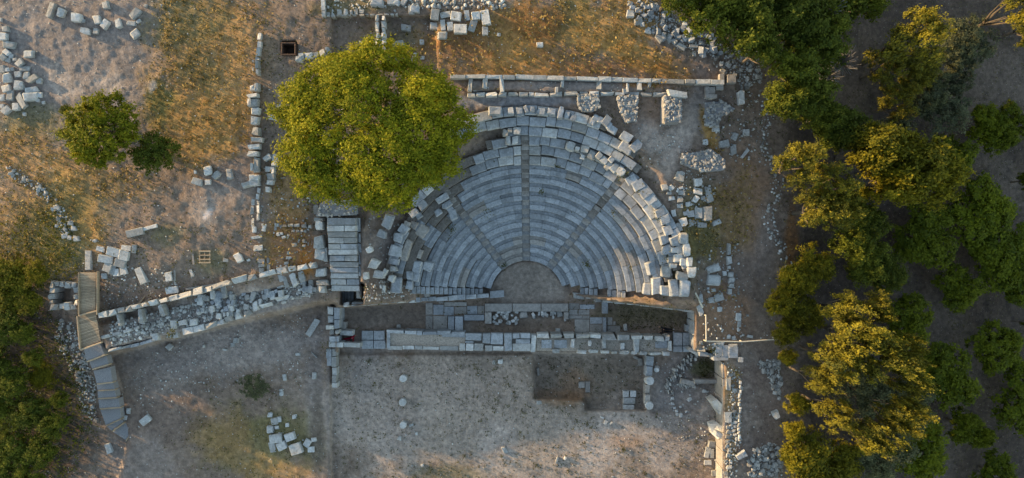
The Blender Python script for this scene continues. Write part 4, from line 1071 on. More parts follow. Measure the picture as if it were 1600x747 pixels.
cluster([(455,187,26,40,0),(460,228,22,40,5),(455,255,14,24),(310,98,28,28),(352,85,60,46,-20),(357,148,28,30),(430,300,24,22),(405,292,20,26),(505,180,14,12),(518,292,30,16)], "of the blocks on earth above the pole rail", "blocks above the pole rail", 1020, 440, 3.395)
G5 = "fallen blocks in the lower left grass"
cluster([(65,452,24,28),(83,484,32,32),(107,473,18,26),(144,500,18,22),(64,522,32,34),(95,512,22,18),(180,462,24,18)], "of the upper blocks in the lower left grass", G5, 400, 497)
cluster([(90,564,56,40,-8),(75,603,50,28,80),(118,598,44,38,-25),(157,556,48,36,-20),(184,613,54,52,-20),(238,585,36,30,-60),(256,615,30,26),(269,569,24,18)], "of the lower blocks in the lower left grass", G5, 400, 497, kind='cut')
cluster([(132,278,16,30),(270,270,20,34),(117,355,20,24),(115,338,18,14),(270,172,42,6,45),(195,170,26,14)], "of the small stones on the lower left court", "small stones on the lower left court", 400, 497)
cluster([(788,135,34,30,-40),(1101,105,26,24),(1086,125,22,20),(1048,148,24,12),(675,478,52,34,-40),(597,432,20,34),(575,464,40,22),(506,613,60,30,75),(948,132,14,14)], "of the stones strewn below the diagonal terrace", "stones below the terrace", 0, 497)

# rubble heaps: the larger stones one by one, the small ones joined
ROCKV = []
for i in range(6):
    bm = bmesh.new(); bmesh.ops.create_icosphere(bm, subdivisions=1, radius=.5)
    rnd = random.Random(i)
    for v in bm.verts: v.co = Vector((v.co.x * rnd.uniform(.8, 1.25), v.co.y * rnd.uniform(.7, 1.0), v.co.z * rnd.uniform(.6, .9)))
    ROCKV.append((np.array([v.co[:] for v in bm.verts]), np.array([[v.index for v in f.verts] for f in bm.faces]))); bm.free()
def joined_rocks(name, pts, smin, smax, mat, label, cat=None, parent=None, zoff=0.0, seed=1, power=2.0):
    rs = np.random.RandomState(seed); VS_, FS = [], []; base = 0
    for (x, y) in pts:
        z = gz(x, y) + zoff
        s = (smin + (smax - smin) * rs.rand() ** power) * F(z)
        v, f = ROCKV[rs.randint(6)]
        a_ = rs.uniform(0, 6.28); ca, sa = math.cos(a_), math.sin(a_)
        w = v * s * np.array([1, 1, .8])
        w = np.stack([w[:, 0] * ca - w[:, 1] * sa, w[:, 0] * sa + w[:, 1] * ca, w[:, 2]], -1) + np.array(tuple(P(x, y, z))) + np.array([0, 0, s * .2])
        VS_.append(w); FS.append(f + base); base += len(v)
    V = np.concatenate(VS_); Fq = np.concatenate(FS)
    m = bpy.data.meshes.new(name)
    m.vertices.add(len(V)); m.vertices.foreach_set("co", V.reshape(-1).astype(np.float32))
    m.loops.add(len(Fq) * 3); m.loops.foreach_set("vertex_index", Fq.reshape(-1).astype(np.int32))
    m.polygons.add(len(Fq)); m.polygons.foreach_set("loop_start", np.arange(len(Fq), dtype=np.int32) * 3); m.polygons.foreach_set("loop_total", np.full(len(Fq), 3, dtype=np.int32))
    m.materials.append(mat); m.update(calc_edges=True)
    o = link(name, m)
    return tag(o, label, cat, None, 'stuff')
def stone_cloud_mat():
    m, n, l, b = new_mat('loose_pebbles', .92)
    geo = n.new("ShaderNodeNewGeometry")
    r = ramp(n, [(0, (0.17, 0.155, 0.135)), (.6, (0.34, 0.32, 0.285)), (1, (0.55, 0.53, 0.49))])
    l.new(geo.outputs["Random Per Island"], r.inputs[0]); l.new(r.outputs[0], b.inputs["Base Color"])
    return m
M['pebble'] = stone_cloud_mat()
HEAPS = [
 ("heap under the dark trees at the upper right", [(978,2),(1000,36),(1030,56),(1060,70),(1100,84),(1128,92),(1128,62),(1085,45),(1050,20),(1015,0)], 78, 5, 10, 520),
 ("heap beside the upper right trees", [(1110,88),(1160,62),(1196,84),(1190,130),(1160,140),(1150,120),(1120,110)], 46, 4, 8, 380),
 ("heap lit by the sun at the lower right", [(1168,726),(1176,706),(1184,698),(1205,690),(1222,700),(1224,747),(1170,744)], 56, 4.5, 8, 320),
 ("heap beside the bushes on the right", [(1182,570),(1198,562),(1218,560),(1222,600),(1218,625),(1206,605),(1198,585)], 34, 4, 7.5, 230),
 ("spill down the bank left of the stair", [(92,500),(115,505),(135,560),(150,600),(152,660),(128,645),(120,600),(100,560),(86,530)], 40, 3.5, 7, 420),
 ("line on the bank at the left", [(8,258),(40,268),(60,285),(82,305),(108,335),(120,365),(98,372),(80,325),(52,298),(20,280)], 26, 4, 7, 200),
]
for i, (wh, poly, nb, s0, s1, ns) in enumerate(HEAPS):
    for x_, y_ in in_poly(poly, nb, 40 + i):
        s_ = WRND.uniform(s0, s1); g0 = gz(x_, y_)
        hh = s_ / S * .75
        tag(stone('rubble_stone', x_, y_, s_ * WRND.uniform(1, 1.45), s_, WRND.uniform(0, 180), g0 + hh * .8, hh, 'rubble' if i else 'marble', 'rock', None, .35), "loose rubble stone in the " + wh, 'stone', "rubble in the " + wh)
    joined_rocks('rubble', in_poly(poly, ns, 70 + i), 2.0, 4.5, M['pebble'], "small rubble pieces in the " + wh, seed=i)
cluster([(592,98,46,36,-15),(635,145,36,22,20),(688,174,52,30,50),(735,180,48,26,60),(555,62,38,36),(792,213,44,24,30),(850,214,42,16),(890,247,24,30),(852,250,18,24)], "of the row before the upper right heap", "larger blocks before the upper right heap", 800, 0, mat='pale')
tag(stone('stone_block', 844, 69, 14, 9, 0, gz(844, 69) + .3, .4, 'pale', 'rock'), "lone pale stone in the orange grass at top centre", 'stone block')
tag(stone('stone_block', 1214, 649, 15, 12, 60, gz(1214, 649) + .5, .6, 'pale', 'rock'), "single large white stone beside the bushes at the lower right", 'stone block')
tag(stone('stone_block', 1160, 712, 18, 11, -30, gz(1160, 712) + .5, .6, 'marble', 'worn'), "bluish block left of the sunlit rubble heap", 'stone block')
edge = [(1196 + 10 * math.sin(y_ * .05) + random.uniform(-9, 9), y_) for y_ in np.linspace(165, 430, 170)]
edge = [(x_ + (y_ - 165) * .09, y_) for x_, y_ in edge]
joined_rocks('rubble', edge, 2.2, 7, M['pebble'], "scattered edge stones along the dark trees on the right", seed=11)
joined_rocks('rubble', in_poly([(1135,570),(1160,575),(1158,690),(1150,747),(1136,747)], 330, 5), 1.8, 5, M['pebble'], "small rubble on top of the right court wall", seed=12)
joined_rocks('rubble', in_poly([(170,505),(300,475),(490,440),(495,462),(380,488),(300,508),(175,540)], 1000, 6), 1.8, 7.5, M['pebble'], "small broken stones filling the diagonal terrace", seed=13)
joined_rocks('rubble', in_poly([(560,445),(620,435),(650,460),(600,468),(565,472)], 170, 7), 1.6, 4.5, M['pebble'], "broken stones at the lower left end of the seating", seed=14, zoff=.25)
# general pebbles over the open ground, and grey stone scatter
rs = np.random.RandomState(3)
gp = [(x, y) for x, y in zip(rs.uniform(-20, 1225, 11000), rs.uniform(-10, 757, 11000)) if not (560 < x < 1085 and 150 < y < 475) and not (520 < x < 1125 and 470 < y < 552)]
joined_rocks('pebbles', gp, .7, 2.8, M['pebble'], "pebbles strewn over the open ground", seed=21, power=4)
joined_rocks('pebbles', in_poly([(200,560),(480,490),(485,590),(330,610),(215,640)], 600, 8), 1, 3.2, M['pebble'], "stone chips on the gray slope below the diagonal terrace", seed=22)
joined_rocks('pebbles', in_poly([(985,195),(1060,190),(1075,240),(1010,265)], 160, 9), 1, 4, M['pebble'], "stone chips on the dusty ground behind the seating", seed=23)
joined_rocks('rubble', in_poly([(640,0),(790,0),(788,14),(640,13)], 170, 31), 2, 9, M['pebble'], "broken stones along the top edge above the block rows", seed=31, power=1.6)
joined_rocks('rubble', in_poly([(512,2),(560,0),(640,0),(640,12),(512,14)], 70, 32), 1.5, 6, M['pebble'], "broken stones along the low wall at the top edge", seed=32, power=2)
joined_rocks('pebbles', in_poly([(1050,270),(1120,262),(1118,350),(1070,360)], 220, 25), 1.2, 6, M['pebble'], "small broken stones among the tumbled blocks right of the seating", seed=25, power=3)
joined_rocks('pebbles', in_poly([(1085,390),(1160,380),(1165,545),(1100,545)], 330, 26), 1, 5.5, M['pebble'], "small broken stones on the earth right of the seating end", seed=26, power=3)
joined_rocks('pebbles', in_poly([(1100,150),(1200,140),(1205,260),(1120,250)], 260, 27), 1, 5.5, M['pebble'], "small broken stones on the earth below the upper right heap", seed=27, power=3)
joined_rocks('pebbles', in_poly([(1015,560),(1118,600),(1118,740),(1060,700),(1025,645)], 300, 28), 1, 4, M['pebble'], "stone chips in the right corner of the court", seed=28, power=3)
joined_rocks('pebbles', in_poly([(575,340),(640,330),(660,380),(620,460),(572,440)], 160, 29), 1.2, 5, M['pebble'], "broken stones on the ruined left side of the seating", seed=29, power=2.5)
joined_rocks('pebbles', in_poly([(425,300),(492,300),(488,420),(430,425)], 260, 30), 1, 4, M['pebble'], "stone chips on the sunlit bank below the big tree", seed=30, power=3)
joined_rocks('pebbles', in_poly([(160,420),(260,410),(300,470),(160,490)], 240, 10), 1, 4.5, M['pebble'], "stone chips around the slabs above the diagonal terrace", seed=24)

# ================================================================== wooden bits in the left meadow
def plank(px, py, L, w_, ang, label, name='plank', mat='wood'):
    f = F(gz(px, py)); bm = bmesh.new(); bmesh.ops.create_cube(bm, size=1)
    for v in bm.verts:
        v.co.x *= L * f; v.co.y *= w_ * f; v.co.z *= .07
    bmesh.ops.bevel(bm, geom=list(bm.edges), offset=.012, segments=1, affect='EDGES')
    m = bpy.data.meshes.new(name); bm.to_mesh(m); bm.free(); m.materials.append(M[mat])
    o = link(name, m, None, P(px, py, gz(px, py) + .09), -R(ang))
    return tag(o, label, 'plank')
plank(273, 431, 27, 3.2, 88, "long gray plank lying upright in the meadow beside the bluish block", mat='wood_grey')
plank(221, 470, 20, 2.2, -52, "yellow pole plank lying against the terrace wall, left of two", 'plank')
plank(231, 469, 16, 2.2, -35, "yellow pole plank lying against the terrace wall, right of two", 'plank')
plank(315, 448, 50, 3.5, -9, "long gray plank lying along the top of the diagonal terrace wall", mat='wood_grey')
plank(302, 405, 17, 3, 85, "short gray plank beside the wooden pallet", mat='wood_grey')
pal = empty('wooden_pallet', P(319.5, 402, gz(319.5, 402)), "pale slatted wooden pallet frame lying in the left meadow", 'pallet')
zp = gz(319.5, 402) + .12
for x0, y0, x1, y1 in ((311,392,313,411),(318.5,392,320.5,411),(326.5,392,328.5,411)): prism('runner', [(x0, y0), (x1, y0), (x1, y1), (x0, y1)], zp, .12, M['wood'], pal)
for y0 in (391.5, 398, 404.5, 409.5): prism('slat', [(310.5, y0), (329, y0), (329, y0 + 2), (310.5, y0 + 2)], zp + .045, .04, M['wood'], pal)

# ================================================================== trees, bushes, weeds
def leaf_cloud(centres, normals, tints, per, spread, size, seed, updir=.6):
    rs = np.random.RandomState(seed)
    n_ = len(centres) * per
    c = np.repeat(centres, per, 0) + rs.normal(0, 1, (n_, 3)) * np.repeat(spread, per)[:, None]
    nr = np.repeat(normals, per, 0) * .8 + rs.normal(0, .55, (n_, 3)); nr[:, 2] += updir
    nr /= np.linalg.norm(nr, axis=1)[:, None] + 1e-9
    t = np.cross(nr, rs.normal(0, 1, (n_, 3))); t /= np.linalg.norm(t, axis=1)[:, None] + 1e-9
    bt_ = np.cross(nr, t)
    s = size * rs.uniform(.6, 1.3, (n_, 1))
    a_, w_ = t * s, bt_ * s * .5
    V = np.stack([c - a_, c - w_ + a_ * .1, c + a_, c + w_ + a_ * .1], 1)
    tt = np.clip(np.repeat(tints, per) + rs.normal(0, .18, n_), 0, 1)
    return V, tt
def crown_mesh(name, seed, mat, lobes=11, clumps=230, per=34, lobe_r=.45, size=.05, spread=.062, open_=0.0, flat=1.0, jit=.15, ring=0):
    """Crown of leaf clumps on overlapping lobes; unit radius, z from about -0.6 to 1."""
    rs = np.random.RandomState(seed)
    L = []
    for i in range(lobes):
        a_ = i * 2.4 + rs.uniform(-.4, .4); rr = math.sqrt((i + .5) / lobes) * (.98 - lobe_r * .72)
        lr_ = lobe_r * rs.uniform(.75, 1.2)
        zz_ = (math.sqrt(max(0, 1 - rr * rr)) * .62 - .05) * flat + rs.uniform(-.16, .14)
        L.append((rr * math.cos(a_) * rs.uniform(1 - jit, 1 + jit * .6), rr * math.sin(a_) * rs.uniform(1 - jit, 1 + jit * .6), zz_, lr_))
    for i in range(ring):
        a_ = (i + rs.uniform(-.25, .25)) * 2 * math.pi / ring; rr = rs.uniform(.70, .80)
        L.append((rr * math.cos(a_), rr * math.sin(a_), rs.uniform(.0, .34), lobe_r * rs.uniform(.85, 1.15)))
    lobes = len(L)
    L = np.array(L)
    li = rs.choice(lobes, clumps * 2, p=L[:, 3] ** 2 / (L[:, 3] ** 2).sum())
    d = rs.normal(0, 1, (clumps * 2, 3)); d[:, 2] += .35; d /= np.linalg.norm(d, axis=1)[:, None]
    c = L[li, :3] + d * L[li, 3:4] * (rs.uniform(.55, 1.02, (clumps * 2, 1)) if open_ < .5 else rs.uniform(.5, 1.15, (clumps * 2, 1)))
    # drop clumps buried in other lobes
    dist = np.linalg.norm(c[:, None, :] - L[None, :, :3], axis=2) / L[None, :, 3]
    keep = (dist.min(1) > .55) | (rs.rand(len(c)) < .25)
    c, d, li = c[keep][:clumps], d[keep][:clumps], li[keep][:clumps]
    lt = rs.uniform(.2, .8, lobes)
    tint = np.clip(lt[li] * .5 + rs.uniform(0, .5, len(c)), 0, 1)
    V, tt = leaf_cloud(c, d, tint, per, np.full(len(c), spread) * rs.uniform(.7, 1.25, len(c)), size, seed + 1)
    m = quads_np(name, V, mat)
    at_ = m.attributes.new("tint", 'FLOAT', 'FACE'); at_.data.foreach_set("value", tt.astype(np.float32))
    return m
def trunk_mesh(seed, r_=.09):
    """Tapered trunk with limbs; unit height 1 (to the crown's middle), radius in the same unit."""
    rnd = random.Random(seed); bm = bmesh.new()
    def tube(pts, radii, sides=7):
        rings = []
        for i, (p, rad) in enumerate(zip(pts, radii)):
            d = (pts[min(i + 1, len(pts) - 1)] - pts[max(i - 1, 0)]).normalized()
            u = d.orthogonal().normalized(); v = d.cross(u)
            rings.append([bm.verts.new(p + (u * math.cos(a_) + v * math.sin(a_)) * rad) for a_ in [j * 2 * math.pi / sides for j in range(sides)]])
        for a_, b_ in zip(rings[:-1], rings[1:]):
            for j in range(sides): bm.faces.new((a_[j], a_[(j + 1) % sides], b_[(j + 1) % sides], b_[j]))
        bm.faces.new(rings[-1]); bm.faces.new(rings[0][::-1])
    tube([Vector((0, 0, -.15)), Vector((.02, .01, .15)), Vector((-.01, .02, .5))], [r_ * 1.4, r_, r_ * .8])
    for i in range(5):
        a_ = i * 1.26 + rnd.uniform(-.3, .3); L = rnd.uniform(.45, .7)
        p0 = Vector((0, 0.01, .44)); p2 = Vector((math.cos(a_) * L, math.sin(a_) * L, .95 + rnd.uniform(-.15, .2)))
        tube([p0, (p0 + p2) / 2 + Vector((0, 0, -.05)), p2], [r_ * .6, r_ * .4, r_ * .12], 5)
    bmesh.ops.recalc_face_normals(bm, faces=bm.faces)
    m = bpy.data.meshes.new('trunk'); bm.to_mesh(m); bm.free(); m.materials.append(M['bark'])
    return m
TRUNKS = [trunk_mesh(i) for i in range(3)]
KIND = {
 'citrus': [crown_mesh('crown', 100 + i, M['leaf_citrus'], 12, 260, 34, .40, .050, .055) for i in range(4)],
 'dark': [crown_mesh('crown', 200 + i, M['leaf_dark'], 9, 240, 34, .44, .048, .065) for i in range(4)],
 'olive': [crown_mesh('crown', 300 + i, M['leaf_olive_sunlit'], 12, 150, 46, .28, .036, .052, 1.0) for i in range(4)],
 'silver_shade': [crown_mesh('crown', 350 + i, M['leaf_silver_shade'], 12, 170, 44, .30, .036, .056, 1.0) for i in range(3)],
 'bush': [crown_mesh('crown', 400 + i, M['leaf_bush'], 9, 230, 34, .40, .050, .070, 1.0) for i in range(4)],
}
TN = {'citrus': 'orchard_tree', 'dark': 'broadleaf_tree', 'olive': 'olive_tree', 'silver_shade': 'olive_tree', 'bush': 'bush', 'shrub': 'bush'}
TR = random.Random(21)
def tree(px, py, rpx, kind, h, label, group, name=None, cat='tree', trunk=True, mesh=None, sx=1.0, sy=1.0, rz=None):
    if kind in ('citrus', 'dark') and rpx < 65: rpx *= .98 if kind == 'citrus' else .92
    g0 = gz(px, py); c = g0 + h * .55
    w_ = P(px, py, c); rad = rpx * F(c)
    g1 = gz_world(w_.x, w_.y)
    t = empty(name or TN[kind], (w_.x, w_.y, g1), label, cat, group)
    link('crown', mesh or TR.choice(KIND[kind]), t, (w_.x, w_.y, g1 + h * .50), TR.uniform(0, 6.28) if rz is None else rz, (rad * 1.05 * sx, rad * 1.05 * sy, h * .52))
    if trunk: link('trunk', TR.choice(TRUNKS), t, (w_.x, w_.y, g1), TR.uniform(0, 6.28), (rad * .9, rad * .9, h * .62))
    return t
def tree_group(items, kind, noun, where, group, h, cat='tree', name=None, trunk=True):
    nm = place_names(items)
    for (px, py, r_, *hh), pn in zip(items, nm):
        sz = "large " if r_ > 50 else ("small " if r_ < 33 else "")
        tree(px, py, r_, kind, hh[0] if hh else h, sz + noun + ", " + pn + " " + where, group, name, cat, trunk)

big = crown_mesh('crown', 927, M['leaf_oak'], 44, 2500, 40, .22, .0155, .028, 0, 1.1, .05, 15)
tree(585, 198, 142, 'dark', 8.2, "big round yellow green tree overhanging the left side of the seating", None, 'broadleaf_tree', 'tree', True, big, 1.05, .93, 0.0)
small = crown_mesh('crown', 915, M['leaf_oak'], 14, 480, 40, .30, .034, .046, 0, 1, .1, 9)
tree(160, 203, 62, 'dark', 5.0, "small rounded green tree alone in the left meadow", None, 'broadleaf_tree', 'tree', True, small)
tree(243, 240, 37, 'dark', 2.8, "dark low bush in the shade right of the small meadow tree", None, 'bush', 'bush')
tree(105, 172, 10, 'dark', 1.0, "tiny dark shrub just above left of the small meadow tree", None, 'bush', 'bush', False)
tree(398, 602, 24, 'silver_shade', 1.2, "gray green shrub on the lower left court", None, 'bush', 'bush', False)

tree_group([(1048,-8,42),(1092,14,52),(1135,-12,55),(1158,44,50),(1200,6,52)], 'dark', "dark leafy tree", "of the mass above the upper right heap", "dark trees at the top right", 6.5)
tree_group([(1235,42,50),(1272,72,46),(1290,12,55),(1338,8,38),(1180,82,34)], 'dark', "dark leafy tree", "of the clump right of that heap", "dark trees at the top right", 6.0)
tree_group([(1226,112,42),(1252,150,46),(1215,165,34),(1296,205,44),(1270,190,34)], 'dark', "green leafy tree", "of the trees edging the dusty path", "trees edging the ruins", 5.5)
tree_group([(1232,262,38),(1282,292,38),(1268,330,42),(1298,322,36)], 'olive', "gray green olive tree", "of the cluster beside the right edge stones", "olive trees beside the ruins", 7.5)
tree_group([(1345,238,42),(1392,262,56),(1432,280,42),(1372,290,36)], 'bush', "yellow green loose tree", "of the bright clump", "bright loose trees", 8.5, 'tree', 'broadleaf_tree')
tree_group([(1325,325,34),(1342,352,34),(1322,385,36),(1345,412,38),(1378,425,36)], 'dark', "dark green tree", "of the shaded column in the middle right", "dark trees in the middle right", 4.5)
tree_group([(1400,72,46,10.5),(1372,110,36),(1424,108,36),(1390,165,32),(1418,128,28)], 'olive', "olive tree", "of the upper olive clump in the orchard", "olive trees in the upper orchard", 5.5)
tree_group([(1464,165,50),(1484,130,26),(1500,72,48),(1392,205,28),(1440,150,32),(1488,92,32)], 'silver_shade', "gray olive tree", "of the shaded olives at upper right", "shaded olive trees", 4.2)
tree_group([(1570,22,36,11),(1598,45,32,4.0)], 'olive', "olive tree", "of the pair in the upper right corner", "olive trees in the corner", 5)
GO = "round orchard trees"
tree_group([(1536,196,34),(1568,196,34),(1552,215,30)], 'citrus', "round orchard tree", "of the merged crown at the right edge", GO, 3.2)
tree_group([(1480,248,40),(1524,328,56),(1440,372,54),(1602,282,18)], 'citrus', "round orchard tree", "of the upper orchard rows on the right", GO, 3.4)
tree_group([(1562,402,58),(1592,440,40),(1492,450,38),(1410,500,42)], 'citrus', "round orchard tree", "of the middle orchard rows on the right", GO, 3.4)
tree_group([(1546,540,42),(1470,588,52),(1604,618,62),(1500,662,30),(1526,678,21)], 'citrus', "round orchard tree", "of the lower orchard rows on the right", GO, 3.4)
tree_group([(1550,740,38),(1432,702,52),(1602,505,8)], 'citrus', "round orchard tree", "of the bottom right orchard corner", GO, 3.2)
GV = "sunlit crowns of the big olive group"
tree_group([(1300,480,30,8.5),(1350,478,26,8.5),(1312,518,42,10.5),(1288,556,36,10),(1345,545,44,11),(1264,588,24,9)], 'olive', "sunlit olive tree", "of the upper big olive group", GV, 7.0)
tree_group([(1388,538,24,10.5),(1390,580,28,11),(1378,638,32,11),(1340,668,34,10.5),(1284,634,28,9)], 'olive', "sunlit olive tree", "of the lower big olive group", GV, 7.0)
tree_group([(1330,605,50,4.6),(1398,625,44,5.0),(1385,680,46,4.6),(1360,715,42,4.0)], 'silver_shade', "shaded gray olive tree", "of the dim olives under the sunlit group", "dim olive trees", 4.6)
GYB = "yellow green bushes along the right edge of the ruins"
tree_group([(1212,470,24),(1246,494,34),(1236,440,30),(1262,418,34),(1218,520,20),(1225,555,14)], 'bush', "yellow green bush", "of the bushes beside the right earth strip", GYB, 3.4, 'bush')
tree_group([(1252,705,40),(1262,740,40),(1308,712,34),(1240,628,18),(1232,668,16)], 'bush', "yellow green bush", "of the bushes beside the sunlit heap", GYB, 3.6, 'bush')
GLb = "bushes at the lower left"
tree_group([(10,440,44),(42,464,30),(-18,470,44),(62,425,18)], 'bush', "bright yellow green bush", "left of the stone well", GLb, 1.7, 'bush')
tree_group([(12,505,36),(44,520,22),(-8,560,36),(62,556,16)], 'dark', "dark green bush", "of the bushes below the stone well", GLb, 2.6, 'bush', 'bush')
tree_group([(30,592,28),(4,630,34),(92,660,26),(56,642,30)], 'dark', "green bush", "left of the curving stair", GLb, 2.8, 'bush', 'bush')
tree_group([(20,698,38),(72,700,28),(50,745,26),(-12,740,40),(100,622,14)], 'dark', "dark bush", "of the bushes in the lower left corner", GLb, 2.8, 'bush', 'bush')
tree(10, 655, 32, 'olive', 3.0, "gray green olive bush at the lower left picture edge", None, 'bush', 'bush')
tree(70, 585, 22, 'bush', 1.4, "low brownish green bush on the dark bank left of the stair", None, 'bush', 'bush', False)
# dead twiggy bushes
def twig_bush(px, py, rpx, h, label, seed):
    rnd = random.Random(seed); g0 = gz(px, py); w_ = P(px, py, g0 + h * .5); rad = rpx * F(g0 + h * .5)
    V, Fc = [], []
    for i in range(110):
        a_ = rnd.uniform(0, 6.28); L = rad * rnd.uniform(.5, 1.05)
        p0 = Vector((rnd.gauss(0, .12), rnd.gauss(0, .12), 0)); p1 = Vector((math.cos(a_) * L * .5, math.sin(a_) * L * .5, h * rnd.uniform(.5, .8))); p2 = Vector((math.cos(a_ + .3) * L, math.sin(a_ + .3) * L, h * rnd.uniform(.4, 1)))
        for q0, q1, r_ in ((p0, p1, .035), (p1, p2, .022)):
            d = (q1 - q0).normalized(); u = d.orthogonal().normalized(); v = d.cross(u); b0 = len(V)
            for q_ in (q0, q1):
                for j in range(3): V.append(q_ + (u * math.cos(j * 2.09) + v * math.sin(j * 2.09)) * r_)
            for j in range(3): Fc.append((b0 + j, b0 + (j + 1) % 3, b0 + 3 + (j + 1) % 3, b0 + 3 + j))
    o = link('dead_bush', mesh_np('dead_bush', V, Fc, M['twig']), None, (w_.x, w_.y, gz_world(w_.x, w_.y)))
    tag(o, label, 'bush')
twig_bush(1312, 98, 26, 2.6, "bare gray dead bush between the dark trees at upper right, lower one", 1)
twig_bush(1275, 22, 22, 6.4, "bare gray dead branches among the dark trees at the top right", 2)
twig_bush(1285, 118, 24, 3.0, "bare gray dead bush left of its larger twin at upper right", 3)

# weeds and dry grass (nobody could count them)
def tufts(name, pts, mat, label, per, spread, size, seed, up=.3, zoff=.04):
    rs = np.random.RandomState(seed)
    c = np.array([tuple(P(x, y, gz(x, y) + zoff)) for x, y in pts])
    nrm = np.zeros_like(c); nrm[:, 2] = .3
    V, tt = leaf_cloud(c, nrm, rs.uniform(0, .9, len(c)), per, np.abs(rs.normal(spread, spread * .5, len(c))) * 1.0, size, seed, up)
    V[:, :, 2] = np.maximum(V[:, :, 2], np.repeat(c[:, 2], per)[:, None] - .05)
    m = quads_np(name, V, mat); a_ = m.attributes.new("tint", 'FLOAT', 'FACE'); a_.data.foreach_set("value", tt.astype(np.float32))
    return tag(link(name, m), label, None, None, 'stuff')
rs = np.random.RandomState(77)
def field(n_, x0, y0, x1, y1, cols, thr, seed):
    """Points where the ground cover colour is close to one of the given covers."""
    r_ = np.random.RandomState(seed); out = []
    for x, y in zip(r_.uniform(x0, x1, n_), r_.uniform(y0, y1, n_)):
        j = int(np.searchsorted(GX, x)); i = int(np.searchsorted(GY, y))
        c_ = col[i, j]; c_ = c_ / (c_.sum() + 1e-6)
        if min(np.abs(c_ - np.array(k) / sum(k)).sum() for k in cols) < thr: out.append((x, y))
    return out
tufts('dry_grass', field(10000, -60, -40, 1230, 470, (GOLD_SUNLIT, RUSTY_SUNLIT), .17, 1), M['leaf_dry'], "dry golden grass over the meadow and the upper terrace", 6, .19, .11, 31)
tufts('grass', field(9000, -60, -40, 1230, 760, (GREEN, OLIVE), .16, 2), M['leaf_weed'], "short olive green grass patches", 5, .15, .075, 32)
wp = [(x, y) for x, y in in_poly([(522,556),(830,556),(836,626),(912,628),(916,645),(1120,650),(1120,747),(522,747)], 1200, 12)]
tufts('weeds', wp, M['leaf_weed'], "small dark weeds dotted over the bare court", 7, .085, .055, 33)
big_w = in_poly([(530,560),(825,560),(835,630),(912,640),(1110,655),(1110,745),(530,745)], 46, 52)
tufts('weeds', [(x + random.uniform(-3, 3), y + random.uniform(-3, 3)) for x, y in big_w for _ in range(5)], M['leaf_weed'], "larger low weed clumps scattered over the bare court", 9, .13, .06, 40)
tufts('weeds', in_poly([(838,556),(1005,556),(1005,636),(840,618)], 170, 13), M['leaf_weed'], "weeds growing on the floor of the sunken pit", 8, .12, .06, 34)
tufts('weeds', in_poly([(965,480),(1080,492),(1078,516),(960,515)], 130, 14) + in_poly([(1092,562),(1120,562),(1120,590),(1095,590)], 90, 15), M['leaf_weed'], "weeds on the right stage floor and below the end wall", 8, .11, .06, 35)
wall_w = [(684,528),(687,527),(683,530),(855,536),(912,536),(915,538),(934,538),(938,537),(1012,538),(1016,539),(1020,537),(1008,541),(970,540),(1113,546),(1116,548),(272,520),(265,524),(270,516),(1150,580),(1153,585),(785,416),(788,414),(702,356),(706,360),(968,279),(1000,300),(1028,340),(846,300),(760,330),(870,260),(1040,400),(985,420),(915,412),(918,414),(958,332),(980,270),(660,532),(510,541)]
tufts('weeds', [p for p in wall_w for _ in range(3)], M['leaf_weed'], "green weeds growing in the cells and joints of the walls", 12, .16, .07, 36, zoff=1.0)
tufts('scrub', field(5000, 1215, -40, 1660, 790, (DARK, GREY, EARTH), .25, 3), M['leaf_weed'], "sparse dry scrub on the dark orchard soil", 4, .14, .06, 37)
tufts('scrub', in_poly([(-30,420),(80,480),(125,560),(150,670),(110,747),(-30,747)], 900, 17), M['leaf_dark'], "dark undergrowth on the bank at the lower left", 14, .24, .085, 38)
tufts('scrub', in_poly([(0,350),(90,320),(120,380),(125,430),(70,440),(0,430)], 420, 18), M['leaf_bush'], "yellow green undergrowth on the bank left of the slabs", 10, .16, .07, 39)

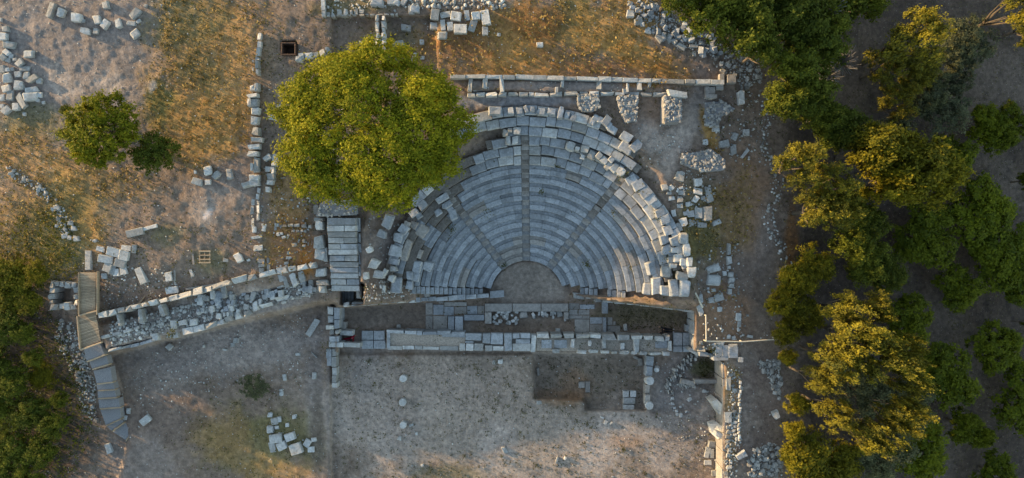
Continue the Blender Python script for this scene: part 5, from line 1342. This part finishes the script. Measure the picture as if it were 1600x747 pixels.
# ================================================================== two people
def skin_mesh(name, chain, mat, parent):
    """chain: list of (point, radius, parent index); a skinned, smoothed body surface."""
    m = bpy.data.meshes.new(name)
    m.from_pydata([c[0] for c in chain], [(i, c[2]) for i, c in enumerate(chain) if c[2] is not None], [])
    m.materials.append(mat)
    o = bpy.data.objects.new(name, m); COL.objects.link(o); o.parent = parent
    md = o.modifiers.new("skin", 'SKIN')
    sv = m.skin_vertices[0].data if m.skin_vertices else None
    if sv is None:
        m.attributes  # layer is created with the modifier on evaluation otherwise
    else:
        for i, c in enumerate(chain): sv[i].radius = (c[1], c[1]); sv[i].use_root = (i == 0)
    sb = o.modifiers.new("smooth", 'SUBSURF'); sb.levels = 1; sb.render_levels = 1
    md.use_smooth_shade = True
    return o
def person(loc, rz, label, top_mat, leg_mat):
    """Seated on the ground, legs stretched forward (+x), leaning back a little on the hands."""
    p = empty('person', loc, label, 'person', rz=rz)
    # torso, neck, head (body, one surface with arms, hands and lower legs)
    B = [((0,0,.12),.13,None),((-.05,0,.34),.12,0),((-.08,0,.56),.13,1),((-.07,0,.66),.055,2),((-.05,0,.74),.075,3),((-.035,0,.84),.098,4),((-.03,0,.92),.07,5),((.055,0,.80),.018,4)]
    for s in (1, -1):
        i0 = len(B)
        B += [((-.08,.17*s,.58),.062,2),((-.20,.23*s,.36),.048,i0),((-.26,.25*s,.12),.034,i0+1),((-.29,.25*s,.05),.036,i0+2)]
        hb = i0 + 3
        for q_, (dx, dy, L) in enumerate(((-.02,.034,.075),(-.025,.012,.085),(-.025,-.010,.08),(-.02,-.030,.065))):
            B += [((-.33 + dx*.3,(.25*s+dy*s),.03),.011,hb),((-.33-L,(.25*s+dy*1.25*s),.018),.009,len(B))]
        B += [((-.275,.205*s,.03),.012,hb),((-.30,.18*s,.02),.010,len(B))]
        k = len(B)
        B += [((.10,.10*s,.12),.095,0),((.46,.12*s,.22),.068,k),((.84,.11*s,.07),.042,k+1),((.92,.11*s,.06),.04,k+2)]
    skin_mesh('body', B, M['skin'], p)
    J = [((-.02,0,.18),.155,None),((-.05,0,.34),.150,0),((-.08,0,.54),.155,1),((-.075,0,.63),.085,2)]
    for s in (1, -1):
        i0 = len(J); J += [((-.08,.18*s,.57),.082,2),((-.20,.24*s,.36),.066,i0),((-.255,.25*s,.15),.05,i0+1)]
    skin_mesh('jacket', J, top_mat, p)
    T = [((0,0,.13),.15,None)]
    for s in (1, -1):
        i0 = len(T); T += [((.10,.10*s,.13),.115,0),((.46,.12*s,.23),.088,i0),((.82,.11*s,.08),.06,i0+1)]
    skin_mesh('trousers', T, leg_mat, p)
    hr = [((-.06,0,.86),.095,None),((-.045,0,.93),.085,0),((-.11,0,.80),.07,0)]
    skin_mesh('hair', hr, M['hair'], p)
    for s in (1, -1):
        skin_mesh('shoe', [((.86,.11*s,.06),.048,None),((.93,.115*s,.10),.045,0),((.95,.118*s,.18),.035,1)], M['white'] if leg_mat == M['black'] else M['black'], p)
        skin_mesh('ear', [((-.035,.092*s,.84),.02,None),((-.035,.10*s,.815),.014,0)], M['skin'], p)
        skin_mesh('eye', [((.045,.035*s,.85),.012,None),((.052,.035*s,.85),.010,0)], M['hair'], p)
    skin_mesh('mouth', [((.050,-.02,.775),.009,None),((.052,.02,.775),.009,0)], M['red'], p)
    return p
pp = P(551, 529.5, .1); person((pp.x, pp.y, .02), R(190), "person in dark red clothes sitting between blocks at the left stage end", M['red'], M['red'])
pp = P(1036, 515.5, .1); person((pp.x, pp.y, .02), R(-4), "person in black clothes sitting on the ground by the right stage wall", M['black'], M['black'])
print("seat blocks", nseat, "objects", len(bpy.data.objects))

for t_ in sorted(set(LONG)): print("LONG", t_)
